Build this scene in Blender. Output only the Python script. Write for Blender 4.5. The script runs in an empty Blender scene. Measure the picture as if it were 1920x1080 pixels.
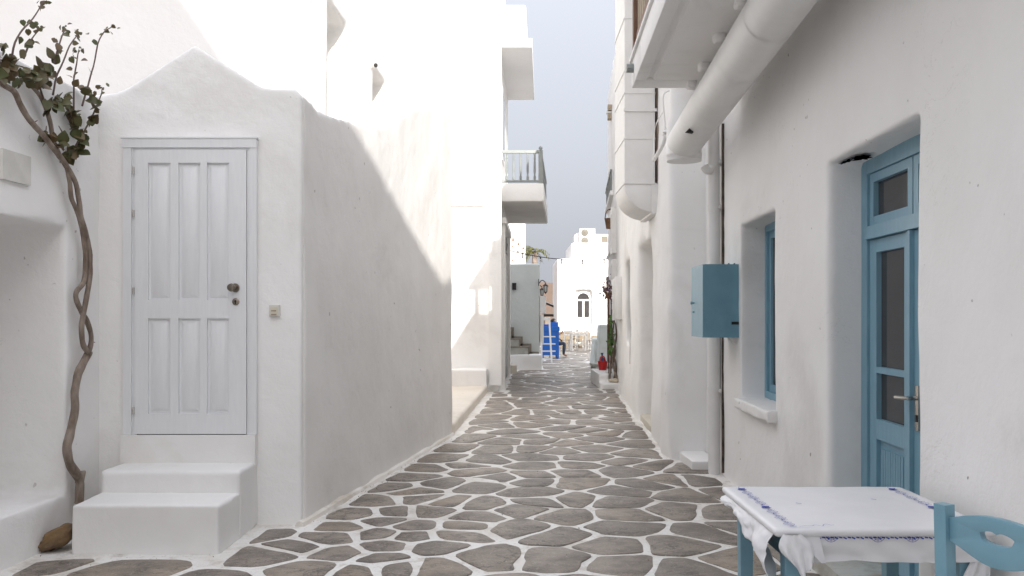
import bpy, bmesh, math, random
import numpy as np
from mathutils import Vector, Matrix, noise
PI = math.pi
random.seed(7)
rng = np.random.default_rng(11)
scene = bpy.context.scene
COL = scene.collection

# ------------------------------------------------------------------ camera, sky, sun, exposure
F_PX, EYE, CX, HY = 1660.0, 1.5, 960.0, 595.0
cam_d = bpy.data.cameras.new('camera'); cam = bpy.data.objects.new('camera', cam_d); COL.objects.link(cam)
cam.location = (0, 0, EYE); cam.rotation_euler = (PI/2, 0, 0)
cam_d.sensor_width = 36; cam_d.lens = 36*F_PX/1920
cam_d.shift_y = (HY-540)/1920
cam_d.clip_start = 0.05; cam_d.clip_end = 6000
scene.camera = cam

SUN = Vector((0.206, -1.0, 0.37)).normalized()          # direction towards the sun
w = bpy.data.worlds.new('World'); scene.world = w; w.use_nodes = True
nt = w.node_tree; nt.nodes.clear()
sky = nt.nodes.new('ShaderNodeTexSky'); sky.sky_type = 'NISHITA'; sky.sun_disc = False
sky.sun_elevation = math.asin(SUN.z); sky.sun_rotation = math.atan2(SUN.x, SUN.y)
sky.air_density = 1.0; sky.dust_density = 9.0; sky.ozone_density = 1.5
veil = nt.nodes.new('ShaderNodeMix'); veil.data_type = 'RGBA'
veil.inputs[0].default_value = 0.8
# thin overcast veil, zenith about four times as bright as the hazy horizon (as an overcast sky is)
tc = nt.nodes.new('ShaderNodeTexCoord'); sep = nt.nodes.new('ShaderNodeSeparateXYZ'); nt.links.new(tc.outputs['Generated'], sep.inputs[0])
el = nt.nodes.new('ShaderNodeMapRange'); el.inputs[3].default_value = 0.24; el.inputs[4].default_value = 1.0; s2 = nt.nodes.new('ShaderNodeMath'); s2.operation = 'MULTIPLY'; nt.links.new(sep.outputs[2], s2.inputs[0]); nt.links.new(sep.outputs[2], s2.inputs[1]); nt.links.new(s2.outputs[0], el.inputs[0])
vc = nt.nodes.new('ShaderNodeVectorMath'); vc.operation = 'SCALE'; vc.inputs[0].default_value = (7.0, 7.25, 8.0)
nt.links.new(el.outputs[0], vc.inputs['Scale']); nt.links.new(vc.outputs[0], veil.inputs[7])
bg = nt.nodes.new('ShaderNodeBackground'); bg.inputs[1].default_value = 0.108
wo = nt.nodes.new('ShaderNodeOutputWorld')
hs = nt.nodes.new('ShaderNodeHueSaturation'); hs.inputs['Saturation'].default_value = 0.5
nt.links.new(sky.outputs[0], hs.inputs['Color']); nt.links.new(hs.outputs[0], veil.inputs[6]); nt.links.new(veil.outputs[2], bg.inputs[0]); nt.links.new(bg.outputs[0], wo.inputs[0])

sl = bpy.data.lights.new('sun', 'SUN'); sl.energy = 2.0; sl.angle = math.radians(0.35); sl.color = (1.0, 0.96, 0.90)
so = bpy.data.objects.new('sun', sl); COL.objects.link(so)
so.rotation_euler = SUN.to_track_quat('Z', 'Y').to_euler()
scene.view_settings.view_transform = 'Standard'; scene.view_settings.look = 'None'
scene.view_settings.exposure = 1.74; scene.view_settings.gamma = 1; scene.view_settings.use_curve_mapping = False
scene.cycles.max_bounces = 12; scene.cycles.diffuse_bounces = 8

# ------------------------------------------------------------------ helpers
def P(x, y, Y):
    """photograph pixel and distance -> metres"""
    return Vector(((x-CX)/F_PX*Y, Y, EYE+(HY-y)/F_PX*Y))

ROOT = {}
def tag(o, label=None, cat=None, group=None, kind=None):
    if label: o['label'] = label
    if cat: o['category'] = cat
    if group: o['group'] = group
    if kind: o['kind'] = kind
    return o
def thing(name, label, cat, loc=(0, 0, 0), rotz=0, group=None):
    o = bpy.data.objects.new(name, None); COL.objects.link(o)
    o.location = loc; o.rotation_euler = (0, 0, rotz); o.empty_display_size = 0.1
    ROOT[o.name] = (Matrix.Translation(Vector(loc)) @ Matrix.Rotation(rotz, 4, 'Z')).inverted()
    return tag(o, label, cat, group)
def rootinv(o):
    while o.parent: o = o.parent
    return ROOT.get(o.name, Matrix())
def link_mesh(name, me, parent):
    o = bpy.data.objects.new(name, me); COL.objects.link(o)
    if parent is not None: o.parent = parent
    return o
def obj(name, bm, m, parent=None, bevel=0, seg=2, smooth=True, angle=35):
    if bevel:
        ed = [e for e in bm.edges if len(e.link_faces) == 2 and e.calc_face_angle(0) > 0.5]
        bmesh.ops.bevel(bm, geom=ed, offset=bevel, segments=seg, affect='EDGES', profile=0.5, clamp_overlap=True)
    if parent is not None: bm.transform(rootinv(parent))
    me = bpy.data.meshes.new(name); bm.to_mesh(me); bm.free()
    for mm in (m if isinstance(m, (list, tuple)) else [m]): me.materials.append(mm)
    if smooth:
        me.polygons.foreach_set('use_smooth', [True]*len(me.polygons))
        me.set_sharp_from_angle(angle=math.radians(angle))
    return link_mesh(name, me, parent)
def box(bm, x0, x1, y0, y1, z0, z1):
    v = [bm.verts.new(p) for p in ((x0,y0,z0),(x1,y0,z0),(x1,y1,z0),(x0,y1,z0),(x0,y0,z1),(x1,y0,z1),(x1,y1,z1),(x0,y1,z1))]
    for f in ((3,2,1,0),(4,5,6,7),(0,1,5,4),(1,2,6,5),(2,3,7,6),(3,0,4,7)): bm.faces.new([v[i] for i in f])
    return v
def prism(bm, pts, plane, a0, a1):
    """extrude a 2D outline; plane 'xz' -> along y, 'xy' -> along z, 'yz' -> along x"""
    def mk(p, a): return {'xz': (p[0], a, p[1]), 'xy': (p[0], p[1], a), 'yz': (a, p[0], p[1])}[plane]
    A = [bm.verts.new(mk(p, a0)) for p in pts]; B = [bm.verts.new(mk(p, a1)) for p in pts]
    fs = [bm.faces.new(A), bm.faces.new(B[::-1])]
    n = len(pts)
    for i in range(n): fs.append(bm.faces.new((A[i], B[i], B[(i+1) % n], A[(i+1) % n])))
    bmesh.ops.recalc_face_normals(bm, faces=fs)
    return A+B
def tube(bm, pts, rad, seg=8, cap=True, closed=False):
    pts = [Vector(p) for p in pts]; n = len(pts)
    if not hasattr(rad, '__len__'): rad = [rad]*n
    rings = []; up = None
    for i, p in enumerate(pts):
        a = pts[max(i-1, 0)]; b = pts[min(i+1, n-1)]
        t = (b-a).normalized() if (b-a).length > 1e-9 else Vector((0, 0, 1))
        if up is None: up = t.orthogonal().normalized()
        up = up - t*up.dot(t)
        up = up.normalized() if up.length > 1e-6 else t.orthogonal().normalized()
        s = t.cross(up)
        rings.append([bm.verts.new(p+(up*math.cos(k*2*PI/seg)+s*math.sin(k*2*PI/seg))*rad[i]) for k in range(seg)])
    fs = []
    for i in range(n-1):
        for k in range(seg):
            fs.append(bm.faces.new((rings[i][k], rings[i][(k+1) % seg], rings[i+1][(k+1) % seg], rings[i+1][k])))
    if cap:
        fs.append(bm.faces.new(rings[0][::-1])); fs.append(bm.faces.new(rings[-1]))
    bmesh.ops.recalc_face_normals(bm, faces=fs)
def lathe(bm, prof, M=Matrix(), seg=14):
    rings = []
    for r, z in prof:
        rings.append([bm.verts.new(M @ Vector((r*math.cos(k*2*PI/seg), r*math.sin(k*2*PI/seg), z))) for k in range(seg)] if r > 1e-5
                     else [bm.verts.new(M @ Vector((0, 0, z)))])
    fs = []
    for a, b in zip(rings, rings[1:]):
        for k in range(seg):
            q = [a[k % len(a)], a[(k+1) % seg % len(a)], b[(k+1) % seg % len(b)], b[k % len(b)]]
            u = []
            for v in q:
                if v not in u: u.append(v)
            if len(u) > 2: fs.append(bm.faces.new(u))
    for r in (rings[0], rings[-1]):
        if len(r) > 2: fs.append(bm.faces.new(r))
    bmesh.ops.recalc_face_normals(bm, faces=fs)
def cr(pts, n=6):
    """Catmull-Rom resampling"""
    p = [Vector(q) for q in pts]; p = [p[0]*2-p[1]]+p+[p[-1]*2-p[-2]]; out = []
    for i in range(1, len(p)-2):
        for k in range(n):
            t = k/n; a, b, c, d = p[i-1], p[i], p[i+1], p[i+2]
            out.append(0.5*((2*b)+(c-a)*t+(2*a-5*b+4*c-d)*t*t+(3*b-a-3*c+d)*t*t*t))
    out.append(p[-2]); return out
def copy_tree(o, parent=None):
    c = o.copy(); COL.objects.link(c); c.parent = parent
    for ch in list(o.children): copy_tree(ch, c)
    return c
def BM(): return bmesh.new()

_tex = {}
def clouds(size):
    if size not in _tex:
        t = bpy.data.textures.new('swell', 'CLOUDS'); t.noise_scale = size; t.noise_depth = 1; _tex[size] = t
    return _tex[size]
def plaster(name, bm, m, parent=None, voxel=0.03, waves=((0.5, 0.03), (0.15, 0.008)), smooth=2):
    """hand-rounded plaster: boxes fused by a voxel remesh, then gently swollen"""
    if parent is not None: bm.transform(rootinv(parent))
    me = bpy.data.meshes.new(name+'_raw'); bm.to_mesh(me); bm.free()
    o = bpy.data.objects.new(name+'_raw', me); COL.objects.link(o)
    r = o.modifiers.new('r', 'REMESH'); r.mode = 'VOXEL'; r.voxel_size = voxel; r.use_smooth_shade = True
    if smooth:
        s = o.modifiers.new('s', 'SMOOTH'); s.iterations = smooth; s.factor = 0.5
    for size, st in waves:
        d = o.modifiers.new('d', 'DISPLACE'); d.texture = clouds(size); d.strength = st; d.mid_level = 0.5; d.texture_coords = 'LOCAL'
    dg = bpy.context.evaluated_depsgraph_get()
    ne = bpy.data.meshes.new_from_object(o.evaluated_get(dg)); ne.name = name
    bpy.data.objects.remove(o); bpy.data.meshes.remove(me)
    ne.materials.clear(); ne.materials.append(m)
    ne.polygons.foreach_set('use_smooth', [True]*len(ne.polygons))
    return link_mesh(name, ne, parent)

# ------------------------------------------------------------------ materials
MATS = {}
def nodes(name):
    m = bpy.data.materials.new(name); m.use_nodes = True; t = m.node_tree; t.nodes.clear()
    out = t.nodes.new('ShaderNodeOutputMaterial'); b = t.nodes.new('ShaderNodeBsdfPrincipled')
    t.links.new(b.outputs[0], out.inputs[0]); MATS[name] = m
    return m, t, b
def N(t, kind, **kw):
    n = t.nodes.new('ShaderNode'+kind)
    for k, v in kw.items(): setattr(n, k, v)
    return n
def noise_n(t, co, scale, detail=4, rough=0.55, dist=0):
    n = N(t, 'TexNoise'); n.inputs['Scale'].default_value = scale; n.inputs['Detail'].default_value = detail
    n.inputs['Roughness'].default_value = rough; n.inputs['Distortion'].default_value = dist
    t.links.new(co, n.inputs['Vector']); return n
def ramp(t, src, p0, p1):
    r = N(t, 'MapRange'); r.interpolation_type = 'SMOOTHSTEP'
    r.inputs[1].default_value = p0; r.inputs[2].default_value = p1
    t.links.new(src, r.inputs[0]); return r.outputs[0]
def mixc(t, fac, a, b):
    x = N(t, 'Mix'); x.data_type = 'RGBA'
    for s, v in ((0, fac), (6, a), (7, b)):
        if isinstance(v, (tuple, list)): x.inputs[s].default_value = (*v, 1) if len(v) == 3 else v
        elif isinstance(v, (int, float)): x.inputs[s].default_value = v
        else: t.links.new(v, x.inputs[s])
    return x.outputs[2]
def math_n(t, op, a, b=None):
    x = N(t, 'Math', operation=op)
    for i, v in enumerate((a, b)):
        if v is None: continue
        if isinstance(v, (int, float)): x.inputs[i].default_value = v
        else: t.links.new(v, x.inputs[i])
    return x.outputs[0]
def bump(t, b, h, strength, dist):
    n = N(t, 'Bump'); n.inputs['Strength'].default_value = strength; n.inputs['Distance'].default_value = dist
    t.links.new(h, n.inputs['Height']); t.links.new(n.outputs[0], b.inputs['Normal'])

def plaster_mat(name, c1, c2, stain, stain_amt=0.5, rough=0.85, bs=0.5, chips=0.5):
    m, t, b = nodes(name); g = N(t, 'NewGeometry').outputs['Position']
    n1 = noise_n(t, g, 1.1, 5, 0.6); n2 = noise_n(t, g, 0.55, 6, 0.65, 0.6)
    c = mixc(t, ramp(t, n1.outputs[0], 0.3, 0.7), c1, c2)
    s = ramp(t, n2.outputs[0], 0.54, 0.68)
    c = mixc(t, math_n(t, 'MULTIPLY', s, stain_amt), c, stain)
    # small chips and scuffs
    n3 = noise_n(t, g, 17, 2, 0.4); n4 = noise_n(t, g, 1.7, 2)
    ch = math_n(t, 'MULTIPLY', ramp(t, n3.outputs[0], 0.735, 0.76), ramp(t, n4.outputs[0], 0.5, 0.6))
    c = mixc(t, math_n(t, 'MULTIPLY', ch, chips), c, (0.25, 0.22, 0.2))
    nc = noise_n(t, g, 1.3, 6, 0.7, 0.8); cm = noise_n(t, g, 0.8, 2)
    hair = math_n(t, 'SUBTRACT', 1.0, ramp(t, math_n(t, 'ABSOLUTE', math_n(t, 'SUBTRACT', nc.outputs[0], 0.47)), 0.0, 0.0035))
    hair = math_n(t, 'MULTIPLY', hair, ramp(t, cm.outputs[0], 0.56, 0.62))
    c = mixc(t, math_n(t, 'MULTIPLY', hair, 0.35*chips), c, (0.4, 0.38, 0.35))
    t.links.new(c, b.inputs['Base Color']); b.inputs['Roughness'].default_value = rough
    b.inputs['Specular IOR Level'].default_value = 0.25
    # trowel and brush relief
    mp = N(t, 'Mapping'); mp.inputs['Scale'].default_value = (1, 1, 1); t.links.new(g, mp.inputs[0])
    h1 = noise_n(t, mp.outputs[0], 9, 5, 0.6, 0.4); h2 = noise_n(t, g, 70, 3, 0.6); h3 = noise_n(t, g, 2.5, 3)
    h = math_n(t, 'ADD', math_n(t, 'MULTIPLY', h1.outputs[0], 0.6), math_n(t, 'MULTIPLY', h2.outputs[0], 0.14))
    h = math_n(t, 'ADD', h, h3.outputs[0])
    bump(t, b, h, bs, 0.02)
    return m
def mat(name, c1, c2=None, rough=0.5, metal=0, scale=6, bs=0.0, bscale=40, spec=0.5, stretch=None, island=0):
    m, t, b = nodes(name); co = N(t, 'TexCoord').outputs['Object']
    if stretch:
        mp = N(t, 'Mapping'); mp.inputs['Scale'].default_value = stretch; t.links.new(co, mp.inputs[0]); co = mp.outputs[0]
    if c2 is None: c2 = tuple(v*0.86 for v in c1)
    n1 = noise_n(t, co, scale, 5, 0.6)
    f = ramp(t, n1.outputs[0], 0.3, 0.7)
    if island:
        oi = N(t, 'ObjectInfo').outputs['Random']; gi = N(t, 'NewGeometry').outputs['Random Per Island']
        r = math_n(t, 'FRACT', math_n(t, 'ADD', oi, gi))
        f = math_n(t, 'ADD', math_n(t, 'MULTIPLY', f, 1-island), math_n(t, 'MULTIPLY', r, island))
    t.links.new(mixc(t, f, c1, c2), b.inputs['Base Color'])
    b.inputs['Roughness'].default_value = rough; b.inputs['Metallic'].default_value = metal
    b.inputs['Specular IOR Level'].default_value = spec
    if bs: bump(t, b, noise_n(t, co, bscale, 4, 0.6).outputs[0], bs, 0.01)
    return m

WHITE = plaster_mat('whitewash', (0.84, 0.83, 0.82), (0.81, 0.80, 0.785), (0.66, 0.64, 0.615), 0.55)
WHITE_OLD = plaster_mat('aged_whitewash', (0.83, 0.82, 0.81), (0.79, 0.78, 0.765), (0.62, 0.605, 0.585), 0.5, chips=0.8, bs=0.45)
COURT = plaster_mat('court_limewash', (0.78, 0.765, 0.745), (0.735, 0.72, 0.70), (0.62, 0.605, 0.585), 0.45, chips=0.7, bs=0.45)
WHITE_STEP = plaster_mat('step_whitewash', (0.80, 0.795, 0.78), (0.76, 0.75, 0.735), (0.68, 0.65, 0.6), 0.4, rough=0.6, chips=0.8, bs=0.35)
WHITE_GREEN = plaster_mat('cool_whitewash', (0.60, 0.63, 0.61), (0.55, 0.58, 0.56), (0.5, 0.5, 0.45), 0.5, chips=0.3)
CREAM = plaster_mat('warm_terrace_wash', (0.74, 0.68, 0.60), (0.66, 0.60, 0.52), (0.60, 0.54, 0.47), 0.5, rough=0.55)
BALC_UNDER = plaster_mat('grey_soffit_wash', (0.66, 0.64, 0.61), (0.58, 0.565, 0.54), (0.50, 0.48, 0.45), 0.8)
DOORWHITE = mat('white_door_paint', (0.74, 0.75, 0.76), (0.71, 0.72, 0.735), rough=0.4, bs=0.12, bscale=25, stretch=(8, 8, 1))
WPAINT = mat('white_metal_paint', (0.78, 0.77, 0.75), (0.73, 0.72, 0.70), rough=0.4, bs=0.05)
DUCTP = mat('white_duct_paint', (0.74, 0.73, 0.71), (0.70, 0.69, 0.67), rough=0.45, bs=0.06, bscale=5)
BLUE = mat('blue_door_paint', (0.205, 0.365, 0.455), (0.18, 0.33, 0.42), rough=0.42, bs=0.15, bscale=30, stretch=(6, 6, 1))
BLUEBOX = mat('blue_box_paint', (0.155, 0.31, 0.39), (0.135, 0.28, 0.36), rough=0.4, bs=0.1, bscale=30)
BLUECHAIR = mat('blue_chair_paint', (0.19, 0.355, 0.44), (0.165, 0.32, 0.405), rough=0.33, bs=0.08, bscale=30)
BRIGHTBLUE = mat('bright_blue_paint', (0.01, 0.13, 0.5), (0.01, 0.11, 0.44), rough=0.45)
GLASS = mat('dark_curtained_glass', (0.055, 0.05, 0.05), (0.045, 0.042, 0.042), rough=0.06, spec=0.5, scale=2)
DARK = mat('dark_void', (0.02, 0.018, 0.016), rough=0.8)
STAIN = mat('rust_dark_stain', (0.045, 0.03, 0.022), (0.02, 0.016, 0.014), rough=0.8, scale=20)
CHROME = mat('brushed_nickel', (0.55, 0.52, 0.48), rough=0.25, metal=1)
BRONZE = mat('dull_bronze', (0.30, 0.26, 0.22), rough=0.3, metal=1)
IRON = mat('black_iron', (0.02, 0.02, 0.022), rough=0.5)
GREYP = mat('grey_rail_paint', (0.25, 0.27, 0.26), (0.21, 0.23, 0.225), rough=0.5)
BROWNWOOD = mat('brown_wood', (0.19, 0.095, 0.055), (0.13, 0.065, 0.04), rough=0.6, stretch=(10, 10, 1), bs=0.2)
PALEWOOD = mat('weathered_wood', (0.42, 0.35, 0.26), (0.32, 0.26, 0.19), rough=0.7, stretch=(10, 10, 1))
LITTER = mat('dry_litter', (0.34, 0.25, 0.17), (0.16, 0.12, 0.085), rough=.9, island=.8)
RUSH = mat('woven_rush', (0.34, 0.26, 0.16), (0.26, 0.19, 0.11), rough=0.8, scale=30)
BARK = mat('vine_bark', (0.14, 0.10, 0.075), (0.29, 0.24, 0.20), rough=0.9, scale=14, bs=0.6, bscale=45, stretch=(1, 1, 0.35))
TWIG = mat('red_brown_twig', (0.075, 0.045, 0.04), (0.11, 0.07, 0.05), rough=0.7)
LEAFM = mat('vine_leaf', (0.055, 0.08, 0.02), (0.125, 0.07, 0.032), rough=0.55, scale=4, island=0.75)
LEAF2 = mat('climber_leaf', (0.07, 0.16, 0.03), (0.10, 0.19, 0.05), rough=0.5, island=0.5)
PALM = mat('palm_frond', (0.17, 0.15, 0.035), (0.08, 0.10, 0.02), rough=0.6, island=0.6)
FLOWER = mat('purple_flower', (0.22, 0.10, 0.24), (0.30, 0.20, 0.12), rough=0.7, island=0.8)
WICKER = mat('wicker', (0.30, 0.16, 0.085), (0.16, 0.085, 0.045), rough=0.8, scale=40, bs=0.5)
RED = mat('red_plastic', (0.52, 0.015, 0.015), (0.45, 0.012, 0.012), rough=0.35)
NAVY = mat('navy_plastic', (0.03, 0.07, 0.2), rough=0.4)
ROCK = mat('brown_rock', (0.22, 0.13, 0.055), (0.10, 0.07, 0.045), rough=0.9, scale=9, bs=0.8, bscale=25)
PALEROCK = mat('pale_pebble', (0.6, 0.53, 0.42), (0.5, 0.43, 0.33), rough=0.8, scale=9)
STEPSTONE = mat('grey_step_stone', (0.46, 0.46, 0.42), (0.36, 0.355, 0.32), rough=0.75, scale=5, bs=0.3)
STEPEDGE = mat('mortar_step_edge', (0.25, 0.22, 0.18), (0.19, 0.17, 0.14), rough=0.8, scale=5)
BEIGESTEP = mat('beige_step', (0.55, 0.51, 0.43), (0.5, 0.46, 0.39), rough=0.7, scale=5)
CLOTH = mat('white_oilcloth', (0.77, 0.77, 0.785), (0.73, 0.73, 0.75), rough=0.42, scale=5, bs=0.12, bscale=7)
INK = mat('blue_print', (0.025, 0.05, 0.33), (0.04, 0.07, 0.4), rough=0.45)
IVORY = mat('ivory_plastic', (0.66, 0.62, 0.5), rough=0.4)
PLATE = mat('offwhite_plate', (0.66, 0.645, 0.6), rough=0.55)
ACGREY = mat('fan_grille', (0.15, 0.13, 0.10), rough=0.6)
JEANS = mat('denim', (0.075, 0.09, 0.115), (0.055, 0.065, 0.085), rough=0.9)
SKIN = mat('skin', (0.42, 0.22, 0.14), rough=0.55)
SHIRT = mat('dark_shirt', (0.05, 0.05, 0.06), rough=0.9)
HAIR = mat('dark_hair', (0.02, 0.015, 0.01), rough=0.6)
HILL = mat('dry_hillside', (0.20, 0.125, 0.08), (0.145, 0.095, 0.065), rough=1.0, scale=0.02)
EARTH = mat('dry_earth', (0.30, 0.22, 0.14), (0.24, 0.17, 0.11), rough=1.0, scale=0.05)

def stone_material():
    m, t, b = nodes('paving_slate'); g = N(t, 'NewGeometry')
    pos = g.outputs['Position']
    oi = N(t, 'ObjectInfo').outputs['Random']
    r = math_n(t, 'FRACT', math_n(t, 'ADD', oi, g.outputs['Random Per Island']))
    r2 = math_n(t, 'FRACT', math_n(t, 'MULTIPLY', r, 7.31))
    c = mixc(t, r, (0.19, 0.16, 0.132), (0.30, 0.252, 0.205))
    c = mixc(t, math_n(t, 'MULTIPLY', ramp(t, r2, 0.55, 1.0), 0.7), c, (0.30, 0.235, 0.17))
    # per-stone shifted coordinates so the grain does not run across joints
    off = N(t, 'CombineXYZ'); t.links.new(math_n(t, 'MULTIPLY', r, 40.0), off.inputs[0]); t.links.new(math_n(t, 'MULTIPLY', r2, 31.0), off.inputs[1])
    va = N(t, 'VectorMath', operation='ADD'); t.links.new(pos, va.inputs[0]); t.links.new(off.outputs[0], va.inputs[1])
    p = va.outputs[0]
    n1 = noise_n(t, p, 3.0, 7, 0.72); n2 = noise_n(t, p, 24, 6, 0.8); n3 = noise_n(t, p, 2.6, 6, 0.68, 0.3); n4 = noise_n(t, p, 140, 2, 0.6)
    c = mixc(t, math_n(t, 'MULTIPLY', ramp(t, n1.outputs[0], 0.42, 0.62), 0.75), c, (0.105, 0.091, 0.078))
    c = mixc(t, math_n(t, 'MULTIPLY', ramp(t, n2.outputs[0], 0.50, 0.64), 0.6), c, (0.37, 0.32, 0.265))
    c = mixc(t, math_n(t, 'MULTIPLY', ramp(t, n4.outputs[0], 0.56, 0.68), 0.5), c, (0.08, 0.07, 0.06))
    # pale paint drips and dust specks
    n5 = noise_n(t, p, 60, 2, 0.5)
    c = mixc(t, math_n(t, 'MULTIPLY', ramp(t, n5.outputs[0], 0.70, 0.75), 0.7), c, (0.55, 0.53, 0.49))
    # cleaved layers: a stepped height with relief shading painted dark along the steps
    q = math_n(t, 'MULTIPLY', n3.outputs[0], 8.0); fl = math_n(t, 'FLOOR', q); fr = math_n(t, 'FRACT', q)
    edge = math_n(t, 'MULTIPLY', math_n(t, 'SUBTRACT', 1.0, ramp(t, fr, 0.02, 0.30)), ramp(t, noise_n(t, p, 2.1, 2).outputs[0], 0.42, 0.55))
    c = mixc(t, math_n(t, 'MULTIPLY', edge, 0.75), c, (0.05, 0.043, 0.037))
    t.links.new(c, b.inputs['Base Color'])
    rr = N(t, 'MapRange'); rr.inputs[3].default_value = 0.28; rr.inputs[4].default_value = 0.62
    t.links.new(n1.outputs[0], rr.inputs[0]); t.links.new(rr.outputs[0], b.inputs['Roughness'])
    b.inputs['Specular IOR Level'].default_value = 0.5
    h = math_n(t, 'ADD', math_n(t, 'MULTIPLY', n1.outputs[0], 0.8), math_n(t, 'MULTIPLY', n2.outputs[0], 0.16))
    h = math_n(t, 'ADD', h, math_n(t, 'MULTIPLY', fl, 0.08))
    bump(t, b, h, 1.0, 0.03)
    return m
STONE = stone_material()
def mortar_material():
    m, t, b = nodes('painted_joint'); pos = N(t, 'NewGeometry').outputs['Position']
    n1 = noise_n(t, pos, 2.0, 6, 0.65, 0.4); n2 = noise_n(t, pos, 35, 4, 0.7); n3 = noise_n(t, pos, 6, 5, 0.7)
    c = mixc(t, ramp(t, n1.outputs[0], 0.42, 0.7), (0.76, 0.745, 0.715), (0.60, 0.565, 0.515))
    c = mixc(t, math_n(t, 'MULTIPLY', ramp(t, n2.outputs[0], 0.54, 0.70), 0.6), c, (0.38, 0.34, 0.285))
    c = mixc(t, math_n(t, 'MULTIPLY', ramp(t, n3.outputs[0], 0.50, 0.66), 0.65), c, (0.46, 0.41, 0.35))
    t.links.new(c, b.inputs['Base Color'])
    b.inputs['Roughness'].default_value = 0.5
    h = math_n(t, 'ADD', n3.outputs[0], math_n(t, 'MULTIPLY', n2.outputs[0], 0.35))
    bump(t, b, h, 0.6, 0.02)
    return m
MORTAR = mortar_material()
FILLET = plaster_mat('dirty_fillet', (0.66, 0.61, 0.54), (0.78, 0.76, 0.73), (0.36, 0.28, 0.19), 0.8, chips=1.0)
def marble_material():
    m, t, b = nodes('stained_marble'); co = N(t, 'NewGeometry').outputs['Position']
    n1 = noise_n(t, co, 5, 6, 0.65, 1.2)
    c = mixc(t, ramp(t, n1.outputs[0], 0.35, 0.65), (0.5, 0.5, 0.46), (0.36, 0.34, 0.29))
    c = mixc(t, ramp(t, noise_n(t, co, 3.3, 4).outputs[0], 0.55, 0.68), c, (0.27, 0.15, 0.07))
    t.links.new(c, b.inputs['Base Color']); b.inputs['Roughness'].default_value = 0.3
    return m
MARBLE = marble_material()

# ------------------------------------------------------------------ ground, hill
bm = BM()
vs = [bm.verts.new(p) for p in ((-900, -60, -0.03), (900, -60, -0.03), (900, 2500, -0.03), (-900, 2500, -0.03))]
bm.faces.new(vs)
tag(obj('ground', bm, EARTH, smooth=False), kind='structure')
bm = BM()
nx, ny = 90, 14
grid = []
for j in range(ny+1):
    row = []
    for i in range(nx+1):
        x = -520+1040*i/nx; y = 420+420*j/ny
        f = math.sin(PI*0.5*min(1, j/9))
        z = 0.66*f*(27+7*math.sin(x*0.011+0.6)+4*math.sin(x*0.035+2)+6*noise.noise(Vector((x*0.02, y*0.02, 0))))*(y/560)
        row.append(bm.verts.new((x, y, z-0.5 if j else -3)))
    grid.append(row)
for j in range(ny):
    for i in range(nx): bm.faces.new((grid[j][i], grid[j][i+1], grid[j+1][i+1], grid[j+1][i]))
tag(obj('hill', bm, HILL), kind='structure')

# ------------------------------------------------------------------ paving
SP = [(-2.96, 2.6), (-2.96, 5.52), (-1.83, 5.55), (-1.80, 6.34), (-1.50, 6.36), (-0.735, 11.3), (-0.70, 11.5), (-0.45, 17.8), (-0.22, 17.8),
      (-0.06, 23.6), (0.1, 24.6), (0.1, 25.25), (0.86, 25.25), (0.86, 27.2), (-5.0, 27.4), (-5.0, 44.6), (8.5, 44.6), (8.5, 24.6), (2.64, 24.2),
      (2.2, 18.3), (1.92, 14.3), (1.67, 9.22), (2.01, 9.2), (1.79, 2.6)]
def inside(x, y):
    c = False; n = len(SP)
    for i in range(n):
        (x0, y0), (x1, y1) = SP[i], SP[(i+1) % n]
        if (y0 > y) != (y1 > y) and x < (x1-x0)*(y-y0)/(y1-y0)+x0: c = not c
    return c
crop = [(105,865),(280,875),(460,860),(605,858),(840,820),(1120,825),(1400,850),(1680,870),(1870,830),(210,800),(390,823),(410,768),(600,772),(1345,765),
 (1640,765),(30,775),(185,735),(365,720),(520,728),(700,720),(960,695),(1140,730),(1400,690),(1770,715),(1890,700),(240,690),(525,685),(740,683),(1165,645),
 (1410,640),(1820,630),(290,635),(395,665),(455,628),(590,625),(780,650),(980,618),(1630,620),(370,580),(550,570),(680,585),(800,592),(1050,585),(1195,575),
 (1375,588),(515,540),(450,525),(795,520),(1025,545),(1210,505),(1400,535),(1680,555),(1815,548),(645,508),(895,482),(1030,497),(1490,515),(1620,495),(1700,495),
 (520,480),(785,457),(1030,472),(1195,463),(1390,457),(1650,440),(590,443),(740,432),(1040,432),(1220,430),(1400,415),(1535,433),(640,402),(830,410),(1020,398),
 (1260,398),(1470,382),(705,357),(870,362),(1030,362),(1130,370),(1280,360),(1450,340),(760,318),(905,328),(1060,330),(1175,337),(1300,322),(1460,303),(780,277),
 (955,287),(1020,310),(1140,303),(1340,298),(1400,268),(795,250),(880,265),(1010,262),(1150,277),(1240,285),(1280,248),(870,228),(1010,232),(1110,246),(1200,228),
 (1390,240),(855,203),(970,208),(1070,208),(1180,205),(1285,205),(1390,183)]
seeds = []
def ground_pt(px, py):
    Y = EYE*F_PX/(py-HY); return ((px-CX)/F_PX*Y, Y)
for cx_, cy_ in crop: seeds.append(ground_pt(540+cx_/2.2326, 680+cy_/2.2326))
for px, py in ((235,1072),(20,1000),(505,1040),(30,1060),(75,1030)): seeds.append(ground_pt(px, py))
seeds = [s for s in seeds if inside(*s)]
ND = len(seeds)
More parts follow.
